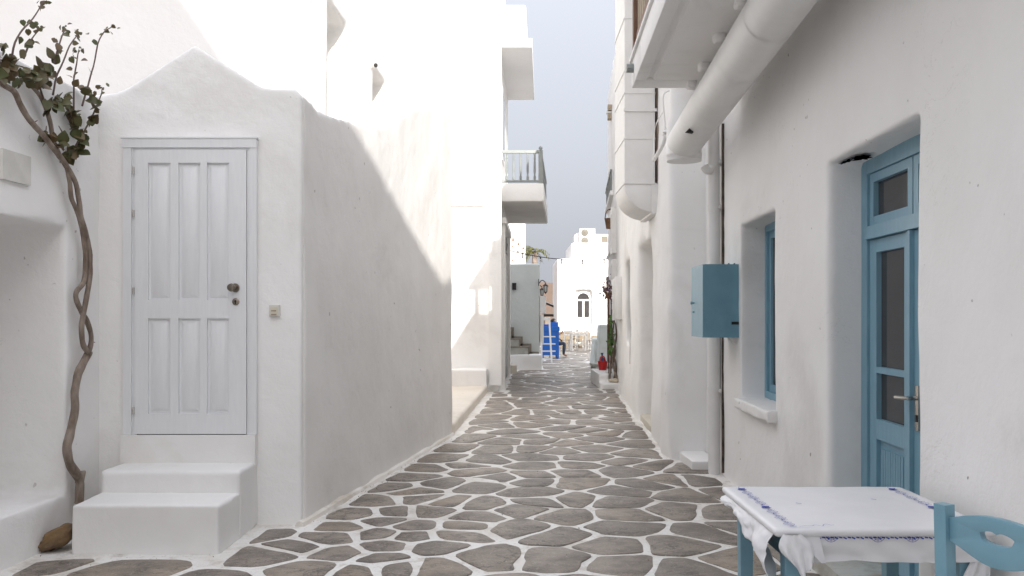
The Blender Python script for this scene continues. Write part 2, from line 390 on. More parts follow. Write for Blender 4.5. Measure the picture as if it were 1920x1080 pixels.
for (ya, yb, d, tries) in ((2.7, 12.6, 0.43, 5000), (12.6, 24.5, 0.50, 9000), (24.5, 44.6, 0.68, 12000)):
    for _ in range(tries):
        x = random.uniform(-5, 8.5) if yb > 25 else random.uniform(-3, 3); y = random.uniform(ya, yb)
        if not inside(x, y): continue
        if y > 25 and (x < -2 or x > 6.5): continue
        if y < 12.6 and ND and min((x-a)**2+(y-b)**2 for a, b in seeds[:ND]) < 0.5**2 and y > 5.2 and x > -1.9 and x < 1.6 : continue
        if any((x-a)**2+((y-b)*0.85)**2 < d*d for a, b in seeds): continue
        seeds.append((x, y))
S = np.array(seeds)
edges = []
for i in range(len(SP)):
    a = np.array(SP[i]); b_ = np.array(SP[(i+1) % len(SP)]); d = b_-a; L = np.linalg.norm(d); d = d/L
    n = np.array((d[1], -d[0]))
    mid = (a+b_)/2
    if not inside(*(mid+n*0.02)): n = -n
    edges.append((a, d, L, n))
def clip(poly, p, n):
    """keep the side where (q-p).n >= 0"""
    out = []
    for i in range(len(poly)):
        a, b_ = poly[i], poly[(i+1) % len(poly)]
        da = (a[0]-p[0])*n[0]+(a[1]-p[1])*n[1]; db = (b_[0]-p[0])*n[0]+(b_[1]-p[1])*n[1]
        if da >= 0: out.append(a)
        if (da < 0) != (db < 0):
            t = da/(da-db); out.append((a[0]+(b_[0]-a[0])*t, a[1]+(b_[1]-a[1])*t))
    return out
cells = []
for i, s in enumerate(S):
    d2 = ((S-s)**2).sum(1); near = np.argsort(d2)[1:26]
    R = 0.75
    poly = [(s[0]+R*math.cos(k*PI/5), s[1]+R*1.15*math.sin(k*PI/5)) for k in range(10)]
    ins = 0.015+0.014*random.random()
    if s[0] < -0.2 and s[1] < 12: ins += .008
    if s[1] > 12: ins *= 1.15
    for j in near:
        n = s-S[j]; L = np.linalg.norm(n); n = n/L
        poly = clip(poly, (s+S[j])/2+n*ins, n)
        if len(poly) < 3: break
    for a, d, L, n in edges:
        t = float(np.dot(s-a, d)); q = float(np.dot(s-a, n))
        if -0.2 < t < L+0.2 and 0 < q < 1.3: poly = clip(poly, a+n*(0.05+0.05*random.random()), n)
        if len(poly) < 3: break
    if len(poly) < 3: continue
    # drop tiny edges, round the corners, roughen
    q = [poly[0]]
    for p in poly[1:]:
        if (p[0]-q[-1][0])**2+(p[1]-q[-1][1])**2 > 0.03**2: q.append(p)
    if len(q) < 3: continue
    poly = q
    for it in range(2):
        c = (0.09+.09*random.random()) if it == 0 else 0.22; r = []
        for k in range(len(poly)):
            a, b_ = poly[k], poly[(k+1) % len(poly)]
            r.append((a[0]*(1-c)+b_[0]*c, a[1]*(1-c)+b_[1]*c)); r.append((a[0]*c+b_[0]*(1-c), a[1]*c+b_[1]*(1-c)))
        poly = r
    big = max(math.hypot(poly[k][0]-poly[k-1][0], poly[k][1]-poly[k-1][1]) for k in range(len(poly)))
    r = []
    for k in range(len(poly)):          # subdivide long edges so they can wander
        a, b_ = poly[k], poly[(k+1) % len(poly)]; m_ = max(1, int(math.hypot(b_[0]-a[0], b_[1]-a[1])/0.06)) if s[1] < 14 else 1
        for q in range(m_): r.append((a[0]+(b_[0]-a[0])*q/m_, a[1]+(b_[1]-a[1])*q/m_))
    poly = r
    poly = [(x+0.030*noise.noise(Vector((x*4, y*4, i)))+0.010*noise.noise(Vector((x*16, y*16, i))), y+0.030*noise.noise(Vector((x*4+9, y*4, i)))+0.010*noise.noise(Vector((x*16+9, y*16, i)))) for x, y in poly]
    A = 0.5*abs(sum(poly[k][0]*poly[(k+1) % len(poly)][1]-poly[(k+1) % len(poly)][0]*poly[k][1] for k in range(len(poly))))
    if A < 0.006: continue
    vis = A/s[1]**3 if s[1] > 5.0 and abs(s[0]) < 0.6*s[1]+0.3 else 0
    cells.append((vis, s, poly))
cells.sort(key=lambda c: -c[0])
def add_stone(bm, s, poly):
    h = 0.003+0.005*random.random()
    tx, ty = random.uniform(-.012, .012), random.uniform(-.012, .012)
    lo = [bm.verts.new((x, y, -0.012)) for x, y in poly]
    def zz(x, y): return h+tx*(x-s[0])+ty*(y-s[1])+0.004*noise.noise(Vector((x*4, y*4, s[0])))
    r1 = [bm.verts.new((x+(s[0]-x)*0.012, y+(s[1]-y)*0.012, zz(x, y)-0.0025)) for x, y in poly]
    r2 = [bm.verts.new((x+(s[0]-x)*0.035, y+(s[1]-y)*0.035, zz(x, y))) for x, y in poly]
    n = len(poly)
    for A, B in ((lo, r1), (r1, r2)):
        for k in range(n): bm.faces.new((A[k], A[(k+1) % n], B[(k+1) % n], B[k]))
    bm.faces.new(r2)
bm = BM()
mx, my = 44, 120
for (xa, xb, ya, yb) in ((-6, 9.5, -15.9, 46),):
    vs = [bm.verts.new(p) for p in ((xa, ya, 0), (xb, ya, 0), (xb, yb, 0), (xa, yb, 0))]; bm.faces.new(vs)
paving = tag(obj('pavement', bm, MORTAR, smooth=False), kind='structure')
ROOT[paving.name] = Matrix()
far = BM()
for k, (vis, s, poly) in enumerate(cells):
    if k < 298 and vis > 0:
        b1 = BM(); add_stone(b1, s, poly)
        bmesh.ops.recalc_face_normals(b1, faces=b1.faces[:])
        obj('stone', b1, STONE, paving, angle=50)
    else: add_stone(far, s, poly)
bmesh.ops.recalc_face_normals(far, faces=far.faces[:])
tag(obj('small_stones', far, STONE, paving, angle=50), kind='stuff')

# ------------------------------------------------------------------ left: alcove house, gabled porch, court wall
def SLX(Y): return -2.985+0.036*(Y-6.4)
t = thing('house', 'low white house with deep alcove beside the vine trunk', 'house', (-3.6, 4, 0))
bm = BM()
for (a, b_, ya, yb, za, zb) in ((-1.4, 0, 2.6, 4.2, -.05, 3.08), (-1.4, 0, 5.95, 6.45, -.05, 3.08), (-1.4, 0, 4.0, 6.2, 2.11, 3.08), (-1.4, 0, 4.0, 6.2, -.05, 0.31), (-1.4, -0.95, 4.0, 6.2, 0, 3.0)):
    box(bm, a, b_, ya, yb, za, zb)
for v in bm.verts: v.co.x += SLX(v.co.y)
plaster('wall', bm, WHITE, t, 0.022, waves=((0.7, 0.02), (0.15, 0.006)), smooth=1)
bm = BM(); box(bm, -7, -3.12, -11, 2.75, -.05, 6.6); box(bm, -7, -4.3, 2.7, 6.5, -.05, 3.0); obj('house_body', bm, WHITE, t, 0.04)  # the tall block is out of view, added to cut sky light

t = thing('porch', 'white gabled porch front holding the panelled white door', 'porch', (-2.25, 6.5, 0))
bm = BM()
prism(bm, [(-3.3, -.05), (-3.3, 3.10), (-2.98, 3.11), (-2.86, 3.125), (-2.78, 3.16), (-2.33, 3.455), (-2.30, 3.475), (-2.27, 3.455), (-1.82, 3.17), (-1.72, 3.155), (-1.56, 3.15), (-1.52, 3.10), (-1.52, -.05)], 'xz', 6.4, 6.9)
plaster('wall', bm, WHITE, t, 0.018, waves=((0.7, 0.014), (0.15, 0.005)), smooth=1)
bm = BM(); box(bm, -2.80, -1.838, 6.325, 6.43, 0.44, 0.655); obj('threshold', bm, WHITE_STEP, t, 0.012)
bm = BM(); box(bm, -2.785, -1.84, 5.99, 6.5, 0.0, 0.462); plaster('step', bm, WHITE_STEP, t, 0.016, waves=((0.4, 0.012), (0.1, 0.004)), smooth=1)
bm = BM(); box(bm, -2.79, -1.855, 5.60, 6.35, -0.03, 0.312)
v = [q for q in bm.verts if q.co.y > 6]
for q in v: q.co.x = -1.84 if q.co.x > -2 else q.co.x
plaster('step', bm, WHITE_STEP, t, 0.016, waves=((0.4, 0.012), (0.1, 0.004)), smooth=1)
# architrave
bm = BM()
for (xa, xb, za, zb, dy) in ((-2.795, -2.735, 0.657, 2.72, 0.035), (-1.885, -1.836, 0.657, 2.72, 0.035), (-2.80, -1.835, 2.72, 2.785, 0.04),
                             (-2.735, -2.712, 0.655, 2.72, 0.02), (-1.908, -1.885, 0.655, 2.72, 0.02), (-2.735, -1.885, 2.705, 2.72, 0.022), (-2.808, -1.828, 2.785, 2.796, 0.045)):
    box(bm, xa, xb, 6.395-dy, 6.42, za, zb)
obj('door_frame', bm, DOORWHITE, t, 0.005)
# door leaf
bm = BM()
DX = [(-2.615, -2.452), (-2.396, -2.238), (-2.192, -2.031)]; DZ = [(0.808, 1.492), (1.623, 2.61)]
box(bm, -2.71, -1.91, 6.378, 6.41, 0.662, 2.703)
def stile(bm, xa, xb, za, zb): box(bm, xa, xb, 6.358, 6.379, za, zb)
xs = [-2.71, DX[0][0], DX[0][1], DX[1][0], DX[1][1], DX[2][0], DX[2][1], -1.91]
for k in (0, 2, 4, 6): stile(bm, xs[k], xs[k+1], 0.662, 2.703)
for za, zb in ((0.662, DZ[0][0]), (DZ[0][1], DZ[1][0]), (DZ[1][1], 2.703)):
    for k in (1, 3, 5): stile(bm, xs[k]+.0005, xs[k+1]-.0005, za, zb)
door = obj('door', bm, DOORWHITE, t, 0.004)
for za, zb in DZ:
    for xa, xb in DX:
        bm = BM(); g = 0.012
        lo = box(bm, xa+g, xb-g, 6.364, 6.38, za+g, zb-g)
        for v in lo:
            if v.co.y < 6.37:
                v.co.x += 0.028 if v.co.x < (xa+xb)/2 else -0.028; v.co.z += 0.03 if v.co.z < (za+zb)/2 else -0.03
        obj('door_panel', bm, DOORWHITE, door, 0.003)
def M_to(loc, direction): return Matrix.Translation(Vector(loc)) @ Vector(direction).to_track_quat('Z', 'Y').to_matrix().to_4x4()
bm = BM(); lathe(bm, [(0.032, 0), (0.032, 0.006), (0.012, 0.010), (0.011, 0.035), (0.024, 0.042), (0.030, 0.058), (0.024, 0.074), (0.0, 0.080)], M_to((-1.985, 6.358, 1.712), (-.25, -1, 0)), 18)
obj('doorknob', bm, BRONZE, door)
bm = BM(); lathe(bm, [(0.026, 0), (0.026, 0.005), (0.02, 0.008), (0, 0.008)], M_to((-1.983, 6.358, 1.612), (0, -1, 0)), 18)
kp = obj('keyhole_plate', bm, BRONZE, door)
bm = BM(); lathe(bm, [(0.0075, 0), (0.0075, 0.002), (0, 0.002)], M_to((-1.984, 6.3495, 1.617), (0, -1, 0)), 10); box(bm, -1.987, -1.980, 6.3475, 6.3495, 1.595, 1.615); obj('keyhole', bm, DARK, door)
for z in (2.555, 2.245, 0.83, 1.69):
    bm = BM(); tube(bm, [(-2.716, 6.352, z-.025), (-2.716, 6.352, z+.025)], 0.008, 8); obj('hinge', bm, CHROME, door)
bm = BM(); box(bm, -2.70, -1.92, 6.372, 6.39, 0.654, 0.662); obj('gap', bm, DARK, t)

t = thing('doorbell', 'square ivory doorbell plate on the wall right of the white door', 'doorbell', P(515, 583, 6.39))
c = P(515, 583, 6.385)
bm = BM(); box(bm, c.x-.037, c.x+.037, 6.375, 6.41, c.z-.042, c.z+.042); obj('back_plate', bm, PLATE, t, 0.004)
bm = BM(); box(bm, c.x-.027, c.x+.023, 6.369, 6.38, c.z-.032, c.z+.028); bt = obj('button', bm, IVORY, t, 0.003)
bm = BM()
for k in range(4): box(bm, c.x-.02+k*.009, c.x-.0125+k*.009, 6.3682, 6.3695, c.z-.003, c.z+.004)
box(bm, c.x-.021, c.x+.017, 6.3682, 6.3695, c.z-.027, c.z-.022)
obj('lettering', bm, mat('brown_print', (0.2, 0.1, 0.06)), t)

# court wall (skewed towards the lane)
t = thing('court_wall', 'tall white courtyard wall with dipping top and rounded end, split by a slanting shadow', 'wall', (-1.3, 9, 0))
def CWX(Y): return -2.512+0.155*Y
prof = [(6.45, -.05), (6.45, 3.12), (6.58, 3.11), (6.75, 3.07), (7.3, 3.13), (8.0, 3.24), (8.4, 3.33), (8.7, 3.45), (9.4, 3.72), (10.1, 3.95), (10.5, 4.03), (10.95, 4.07), (11.2, 4.0), (11.3, 3.86), (11.3, -.05)]
bm = BM(); prism(bm, prof, 'yz', -0.42, 0.0)
for v in bm.verts: v.co.x += CWX(v.co.y)
plaster('wall', bm, COURT, t, 0.024, waves=((0.9, 0.035), (0.2, 0.006)), smooth=2)
# painted mortar fillet at the foot
bm = BM()
pts = []
for k in range(50):
    Y = 6.35+4.95*k/49; r = 0.035+0.02*noise.noise(Vector((Y*3, 0, 0)))
    pts.append((CWX(Y)+0.005, Y, 0.0, r))
tube(bm, [p[:3] for p in pts], [p[3] for p in pts], 8); obj('foot_fillet', bm, FILLET, t)

# ------------------------------------------------------------------ tall house behind the porch
t = thing('house', 'tall white house rising behind the gabled porch with two deep side windows', 'house', (-4, 12, 0))
bm = BM()
def SH(Y): return -2.654+0.036*Y
W1, W2, WT, WB = (10.9, 11.98), (13.8, 14.86), 5.43, 3.4
for (ya, yb, za, zb) in ((9.0, W1[0], -.05, 11), (W1[1], W2[0], -.05, 11), (W2[1], 18.3, -.05, 11), (W1[0]-.05, W1[1]+.05, -.05, WB), (W2[0]-.05, W2[1]+.05, -.05, WB), (W1[0]-.05, W1[1]+.05, WT, 11), (W2[0]-.05, W2[1]+.05, WT, 11)):
    box(bm, -.5, 0, ya, yb, za, zb)
for v in bm.verts: v.co.x += SH(v.co.y)
box(bm, -8, -2.5, 9.0, 9.5, -.05, 11)
plaster('wall', bm, WHITE, t, 0.05, waves=((1.0, 0.03),), smooth=1)
bm = BM(); box(bm, -8, -2.75, 9.4, 18.3, -.05, 10.9); obj('house_body', bm, WHITE, t)
for (ya, yb) in (W1, W2):
    bm = BM()
    for (a, b_, c_, d_) in ((ya, yb, WB, WB+.08), (ya, yb, WT-.08, WT), (ya, ya+.08, WB, WT), (yb-.08, yb, WB, WT), ((ya+yb)/2-.03, (ya+yb)/2+.03, WB, WT)):
        box(bm, -.36, -.29, a, b_, c_, d_)
    for v in bm.verts: v.co.x += SH(v.co.y)
    wf = obj('window', bm, WPAINT, t)
    bm = BM(); box(bm, -.335, -.32, ya+.05, yb-.05, WB+.05, WT-.05)
    for v in bm.verts: v.co.x += SH(v.co.y)
    obj('shutter', bm, WPAINT, wf)
for dx in (0.0, 0.075):
    bm = BM(); tube(bm, [(-2.735+dx, 8.975, 3), (-2.735+dx, 8.975, 8)], 0.014, 8); obj('conduit', bm, WPAINT, t)
t = thing('security_camera', 'small white bullet camera with dark lens above the second side window', 'camera', P(704, 124, 13.6))
c = P(700, 126, 13.6)
bm = BM(); tube(bm, [(SH(13.6), 13.6, c.z), c, c+Vector((.03, -.02, .0))], 0.022, 8); obj('arm', bm, WPAINT, t)
bm = BM(); tube(bm, [c+Vector((-.04, .10, .03)), c+Vector((.05, -.10, .0))], 0.038, 10); h_ = obj('housing', bm, WPAINT, t)
bm = BM(); tube(bm, [c+Vector((.05, -.10, .0)), c+Vector((.054, -.112, -.001))], 0.032, 10); obj('lens', bm, DARK, h_)

# ------------------------------------------------------------------ balcony house (left, mid distance)
t = thing('house', 'white house with grey railed balcony over the lane', 'house', (-1.5, 20, 0))
bm = BM(); box(bm, -2.6, -0.42, 18.0, 18.5, -.05, 9.2)
prism(bm, [(-1.2, 18.0), (-0.27, 18.0), (-0.10, 23.3), (-1.2, 23.3)], 'xy', -.05, 9.2)
plaster('wall', bm, WHITE, t, 0.06, waves=((1.0, 0.03),), smooth=1)
bm = BM(); box(bm, -6, -0.9, 18.4, 23.2, -.05, 9.1); obj('house_body', bm, WHITE, t)
bm = BM(); box(bm, -.455, -.215, 17.83, 18.1, 0.13, 9.2); obj('pilaster', bm, WHITE, t, 0.03)
bm = BM(); box(bm, -2.4, -0.57, 17.93, 18.05, 3.77, 3.83); obj('string_moulding', bm, WHITE, t, 0.02)
bm = BM(); box(bm, -2.6, -0.50, 17.5, 18.1, 0.0, 0.47); plaster('bench', bm, WHITE, t, 0.03, smooth=2)
bm = BM(); prism(bm, [(-2.6, 10.9), (-0.90, 11.2), (-0.745, 11.42), (-0.49, 17.75), (-2.6, 18)], 'xy', -.04, 0.14)
plaster('terrace', bm, CREAM, t, 0.03, waves=((0.5, 0.03), (0.12, 0.012)), smooth=4)
# upper balcony, solid parapet
bm = BM(); prism(bm, [(-0.35, 18.45), (0.42, 18.45), (0.58, 22.95), (-0.25, 22.95)], 'xy', 7.13, 7.32)
ub = obj('balcony', bm, WHITE, t, 0.015)
bm = BM(); prism(bm, [(-0.35, 18.55), (0.29, 18.55), (0.45, 22.8), (-0.25, 22.8)], 'xy', 7.32, 8.05); obj('parapet', bm, WHITE, ub, 0.03)
# lower balcony with turned railing
bm = BM(); prism(bm, [(-0.35, 18.5), (0.66, 18.5), (0.93, 22.95), (-0.2, 22.95)], 'xy', 3.935, 4.30)
lb = obj('balcony', bm, WHITE, t, 0.012)
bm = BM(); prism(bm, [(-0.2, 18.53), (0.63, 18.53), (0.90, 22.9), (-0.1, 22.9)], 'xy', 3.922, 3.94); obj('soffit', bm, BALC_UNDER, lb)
bm = BM()
def rail(bm, a, b_, z, r): 
    a, b_ = Vector(a), Vector(b_); d = (b_-a).normalized(); s = Vector((-d.y, d.x, 0))
    v = []
    for p in (a, b_):
        for k, (q, h) in enumerate(((-r, -r), (r, -r), (r, r), (-r, r))): v.append(bm.verts.new(p+s*q+Vector((0, 0, z+h))))
    for f in ((0,1,2,3),(7,6,5,4),(0,4,5,1),(1,5,6,2),(2,6,7,3),(3,7,4,0)): bm.faces.new([v[i] for i in f])
fa, fb, fc = (-.26, 18.56, 0), (0.60, 18.56, 0), (0.87, 22.9, 0)
for a, b_ in ((fa, fb), (fb, fc)): rail(bm, a, b_, 4.97, 0.03); rail(bm, a, b_, 4.35, 0.022)
obj('railing', bm, GREYP, lb)
balp = [(0.018, 0), (0.026, .03), (0.026, .09), (0.014, .12), (0.026, .20), (0.022, .40), (0.016, .44), (0.025, .47), (0.016, .50), (0.022, .56), (0.022, .60)]
for k in range(6):
    x = -.26+0.147*k
    bm = BM(); lathe(bm, balp, Matrix.Translation((x, 18.56, 4.36)), 8); obj('baluster', bm, GREYP, lb)
bmm = None
for k in range(1, 22):
    f = k/22.0
    bm = BM(); lathe(bm, balp, Matrix.Translation((fb[0]+(fc[0]-fb[0])*f, fb[1]+(fc[1]-fb[1])*f, 4.36)), 6); obj('baluster', bm, GREYP, lb)
bm = BM(); box(bm, 0.555, 0.645, 18.515, 18.605, 4.30, 4.98); lathe(bm, [(0.05, 0), (0.05, .015), (0.025, .03), (0.04, .06), (0.04, .08), (0.02, .105), (0, .11)], Matrix.Translation((0.60, 18.56, 4.98)), 10)
obj('newel_post', bm, GREYP, lb)
# shop door in the lane side
def BHX(Y): return -0.27+0.17*(Y-18)/5.3
def lane(bm):
    for v in bm.verts: v.co.x += BHX(v.co.y)
bm = BM(); box(bm, -.02, .09, 18.9, 19.15, 0, 3.5); box(bm, -.02, .09, 22.1, 22.35, 0, 3.5); box(bm, -.02, .12, 18.8, 22.5, 3.5, 3.62); lane(bm)
fr = obj('doorway', bm, WPAINT, t, 0.01)
bm = BM(); box(bm, -.02, .03, 19.2, 20.6, 0.05, 2.6); box(bm, -.02, .03, 20.66, 22.05, 0.05, 2.6); lane(bm); obj('door_leaf', bm, GREYP, fr, 0.01)
bm = BM()
for k in range(5):
    a = k*PI/4
    tube(bm, [(0.05, 20.6+0.1*math.cos(a), 3.0+.08*math.sin(a)), (0.05, 20.6+0.8*math.cos(a), 3.0+.35*math.sin(a))], 0.02, 6)
lane(bm); obj('transom_grille', bm, GREYP, fr)
bm = BM(); box(bm, -.05, .015, 19.6, 20.6, 5.0, 6.6); lane(bm); wn = obj('window', bm, WPAINT, t, .01)
bm = BM(); box(bm, -.02, .02, 19.7, 20.5, 5.1, 6.5); lane(bm); obj('pane', bm, GLASS, wn)
bm = BM(); box(bm, 0.0-.25, 0.13, 23.5, 24.6, 0, 0.22); box(bm, -.25, -.06, 23.5, 24.7, 0.22, .42); obj('door_step', bm, BEIGESTEP, t, 0.02)

# ------------------------------------------------------------------ stair house
t = thing('house', 'greyish white blank wall with stone stair climbing its foot', 'house', (0, 26.5, 0))
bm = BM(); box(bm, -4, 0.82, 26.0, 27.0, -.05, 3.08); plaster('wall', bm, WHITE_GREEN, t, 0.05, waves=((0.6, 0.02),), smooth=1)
bm = BM(); box(bm, -.35, 0.86, 25.3, 26.1, -.03, 0.43); plaster('plinth', bm, WHITE_STEP, t, 0.03, smooth=2)
STX = [0.505, 0.245, -0.01, -0.27]
for k in range(4):
    z1 = 0.43+0.235*(k+1); zp = 0.43+0.235*k
    bm = BM(); box(bm, -.6, STX[k]-.05, 25.43, 26.02, 0.42 if k == 0 else zp, z1-.045); st = obj('step', bm, STEPSTONE, t, 0.01)
    bm = BM(); box(bm, -.6, STX[k], 25.40, 26.02, z1-.045, z1); box(bm, STX[k]-.05, STX[k]-.005, 25.405, 26.02, zp, z1-.045); obj('nosing', bm, STEPEDGE, st, 0.006)
bm = BM()
for xe, zt in ((.057, 1.21), (.314, .94), (.57, .73), (.79, .49)): box(bm, -.5, xe, 25.93, 26.01, 0.42, zt)
obj('mortar_band', bm, STEPEDGE, t)
bm = BM(); c = P(964, 537, 25.97); box(bm, c.x-.06, c.x+.06, 25.9, 26.01, c.z-.1, c.z+.1); obj('vent', bm, DARK, t)
t = thing('utility_box', 'pale box fixed on the end of the stair wall under the lanterns', 'box', (0.93, 26.2, 1.5))
bm = BM(); box(bm, 0.822, 1.0, 26.0, 26.35, 1.62, 2.13); obj('box_body', bm, WPAINT, t, 0.01)
bm = BM(); box(bm, 0.83, 0.93, 25.97, 26.36, 0.75, 1.58); obj('lower_panel', bm, WPAINT, t, 0.01)
def lantern(x, y, z, s, label):
    t = thing('wall_lantern', label, 'lantern', (x, y, z), group=None)
    bm = BM(); tube(bm, cr([(x-.2, y, z+.30*s), (x-.1, y, z+.46*s), (x, y, z+.36*s)], 4), 0.014, 6); box(bm, x-.21, x-.19, y-.04, y+.04, z+.12, z+.32); obj('bracket', bm, IRON, t)
    bm = BM(); lathe(bm, [(0, .36*s), (.02*s, .33*s), (.05*s, .27*s), (.14*s, .2*s), (.145*s, .185*s), (.10*s, .185*s)], Matrix.Translation((x, y, z)), 6); lathe(bm, [(.07*s, -.12*s), (.075*s, -.09*s), (.03*s, -.15*s), (0, -.2*s)], Matrix.Translation((x, y, z)), 6)
    for k in range(6):
        a = k*PI/3; tube(bm, [(x+.07*s*math.cos(a), y+.07*s*math.sin(a), z-.1*s), (x+.115*s*math.cos(a), y+.115*s*math.sin(a), z+.19*s)], 0.008, 4)
    obj('cage', bm, IRON, t)
    bm = BM(); lathe(bm, [(.062*s, -.09*s), (.105*s, .18*s)], Matrix.Translation((x, y, z)), 6); obj('glass', bm, mat('frosted_glass', (0.7, 0.7, 0.68), rough=0.3), t)
lantern(0.98, 25.9, 2.30, 0.62, 'black iron lantern hanging from the end of the stair wall, the nearer of two')
lantern(0.90, 26.6, 2.22, 0.55, 'black iron lantern half hidden behind the nearer one on the stair wall')

# ------------------------------------------------------------------ far white houses
t = thing('house', 'sunlit white dovecote house pierced by small pointed holes', 'house', (-1.5, 40, 0))
bm = BM(); box(bm, -6, 0.60, 40, 44, -.05, 7.3); obj('wall', bm, WHITE, t, 0.04)
for k, (px, py, h) in enumerate(((962, 448, 8), (972, 457, 6), (981, 465, 5), (961, 462, 3), (971, 471, 3), (961, 488, 3), (980, 474, 2))):
    c = P(px, py, 40)
    bm = BM(); s = h/50
    prism(bm, [(c.x-.06, c.z-s*.6), (c.x+.06, c.z-s*.6), (c.x, c.z+s)], 'xz', 39.985, 40.02); obj('dove_hole', bm, BROWNWOOD, t)
t = thing('house', 'sunlit white house at the end of the lane with an arched window', 'house', (4.5, 47, 0))
bm = BM()
wx0, wx1, wz0, wz1 = 3.20, 4.08, 1.0, 2.92
for (a, b_, za, zb) in ((2.30, wx0, -.05, 4.48), (wx1, 9.5, -.05, 4.48), (wx0-.05, wx1+.05, -.05, wz0), (wx0-.05, wx1+.05, wz1, 4.48)): box(bm, a, b_, 45.0, 45.5, za, zb)
box(bm, 2.30, 9.5, 45.4, 50, -.05, 4.48); box(bm, 3.03, 9.4, 45.02, 50, 4.4, 5.3)
plaster('wall', bm, WHITE, t, 0.07, waves=((1.0, 0.02),), smooth=1)
bm = BM()
ax = (wx0+wx1)/2; R1, R2, zc = 0.40, 0.30, 2.44
def arch(r, zb): return [(ax-r, zb)]+[(ax+r*math.cos(PI-k*PI/14), zc+r*math.sin(PI-k*PI/14)) for k in range(15)]+[(ax+r, zb)]
o_ = arch(R1, wz0+.02); i_ = arch(R2, wz0+.5)
A = [bm.verts.new((p[0], 45.17, p[1])) for p in o_]; B = [bm.verts.new((p[0], 45.17, p[1])) for p in i_]
C = [bm.verts.new((p[0], 45.27, p[1])) for p in i_]; D = [bm.verts.new((p[0], 45.27, p[1])) for p in o_]
n = len(A)
for k in range(n):
    j = (k+1) % n
    bm.faces.new((A[k], A[j], B[j], B[k])); bm.faces.new((B[k], B[j], C[j], C[k])); bm.faces.new((A[k], D[k], D[j], A[j]))
box(bm, ax-.05, ax+.05, 45.17, 45.26, wz0+.5, zc-.05); box(bm, ax-R2, ax+R2, 45.165, 45.26, zc-.1, zc-.02)
win = obj('window', bm, WPAINT, t)
for a, b_ in ((ax-R2+.03, ax-.05), (ax+.05, ax+R2-.03)):
    bm = BM(); box(bm, a, b_, 45.22, 45.24, wz0+.5, zc-.1); obj('pane', bm, GLASS, win)
bm = BM(); prism(bm, [(ax+R2*math.cos(k*PI/12), zc+R2*math.sin(k*PI/12)) for k in range(13)], 'xz', 45.22, 45.24); obj('pane', bm, GLASS, win)
def ac(x0, x1, z0, z1, y, fans, label):
    t = thing('air_conditioner', label, 'air conditioner', ((x0+x1)/2, y, z0))
    bm = BM(); box(bm, x0, x1, y, y+.35, z0, z1); obj('casing', bm, WPAINT, t, 0.015)
    for fx, fz, r in fans:
        bm = BM(); lathe(bm, [(r, 0), (r, .012), (r*.93, .016), (0, .01)], M_to((fx, y-.001, fz), (0, -1, 0)), 18); fg = obj('fan_grille', bm, ACGREY, t)
        bm = BM()
        for q in (.3, .55, .8): tube(bm, [(fx+r*q*math.cos(k*PI/8), y-.02, fz+r*q*math.sin(k*PI/8)) for k in range(17)], 0.006, 4, cap=False)
        obj('guard_wire', bm, GREYP, fg)
    return t
a1 = ac(3.47, 4.25, 5.3, 6.05, 45.3, ((3.72, 5.83, .19), (3.72, 5.42, .19)), 'tall twin fan air conditioner on the roof of the arched window house')
bm = BM(); box(bm, 3.97, 4.17, 45.29, 45.3, 5.40, 5.44); obj('name_badge', bm, GREYP, a1)
a2 = ac(4.30, 5.05, 5.3, 5.78, 45.6, (), 'low squat air conditioner beside the taller twin fan unit')
bm = BM(); box(bm, 4.60, 4.93, 45.585, 45.6, 5.36, 5.68); obj('square_grille', bm, ACGREY, a2)
t = thing('roof_hatch', 'small white sloping roof housing left of the twin fan unit', 'roof hatch', (3.35, 46, 5.3))
bm = BM(); prism(bm, [(3.22, 5.28), (3.22, 5.75), (3.45, 5.9), (3.5, 5.9), (3.5, 5.28)], 'xz', 45.8, 46.8); obj('housing', bm, WPAINT, t, 0.02)
t = thing('awning', 'white fabric awning with dark edges in front of the brown hill', 'awning', (2.3, 49.5, 1.5))
bm = BM(); v = [bm.verts.new(p) for p in ((1.75, 49, 2.30), (2.85, 49, 1.85), (2.85, 51.5, 2.05), (1.75, 51.5, 2.5))]; bm.faces.new(v); bmesh.ops.solidify(bm, geom=bm.faces[:], thickness=.03); obj('canopy', bm, WPAINT, t)
bm = BM(); tube(bm, [(1.75, 48.95, 2.33), (2.85, 48.95, 1.88)], .06, 6); tube(bm, [(1.75, 48.95, 1.62), (2.6, 48.95, 1.6)], .07, 6); obj('edge_bar', bm, IRON, t)
bm = BM(); tube(bm, [(1.78, 49, 0), (1.78, 49, 2.3)], .05, 6); tube(bm, [(2.82, 49, 0), (2.82, 49, 1.85)], .05, 6); obj('pole', bm, PALEWOOD, t)

# palm
t = thing('palm_tree', 'palm with sunlit yellow green fronds beyond the pierced wall', 'palm', (1.15, 46, 0))
bm = BM(); pc = P(1003, 474, 46); tube(bm, cr([(pc.x-.2, 46, 0), (pc.x-.1, 46, 2.5), pc], 5), [0.16]*5+[.13]*6, 8); obj('trunk', bm, BARK, t)
bm = BM()
for k in range(26):
    a = random.uniform(0, 2*PI); L = random.uniform(.75, 1.05); up = random.uniform(.4, 1.35)
    d = Vector((math.cos(a), math.sin(a), 0)); pr = None
    pts = [pc+d*L*f+Vector((0, 0, up*L*f-1.05*L*f*f)) for f in np.linspace(0.05, 1, 9)]
    for i in range(8):
        m_ = pts[i]; tg = (pts[i+1]-pts[i]).normalized(); sd = tg.cross(Vector((0, 0, 1))).normalized()
        for s in (-1, 1):
            tip = m_+sd*s*.22*(1-.06*i)+tg*.16+Vector((0, 0, -.08))
            bm.faces.new([bm.verts.new(m_-tg*.02), bm.verts.new(m_+tg*.05), bm.verts.new(tip)])
tag(obj('crown', bm, PALM, t, smooth=False), kind='stuff')

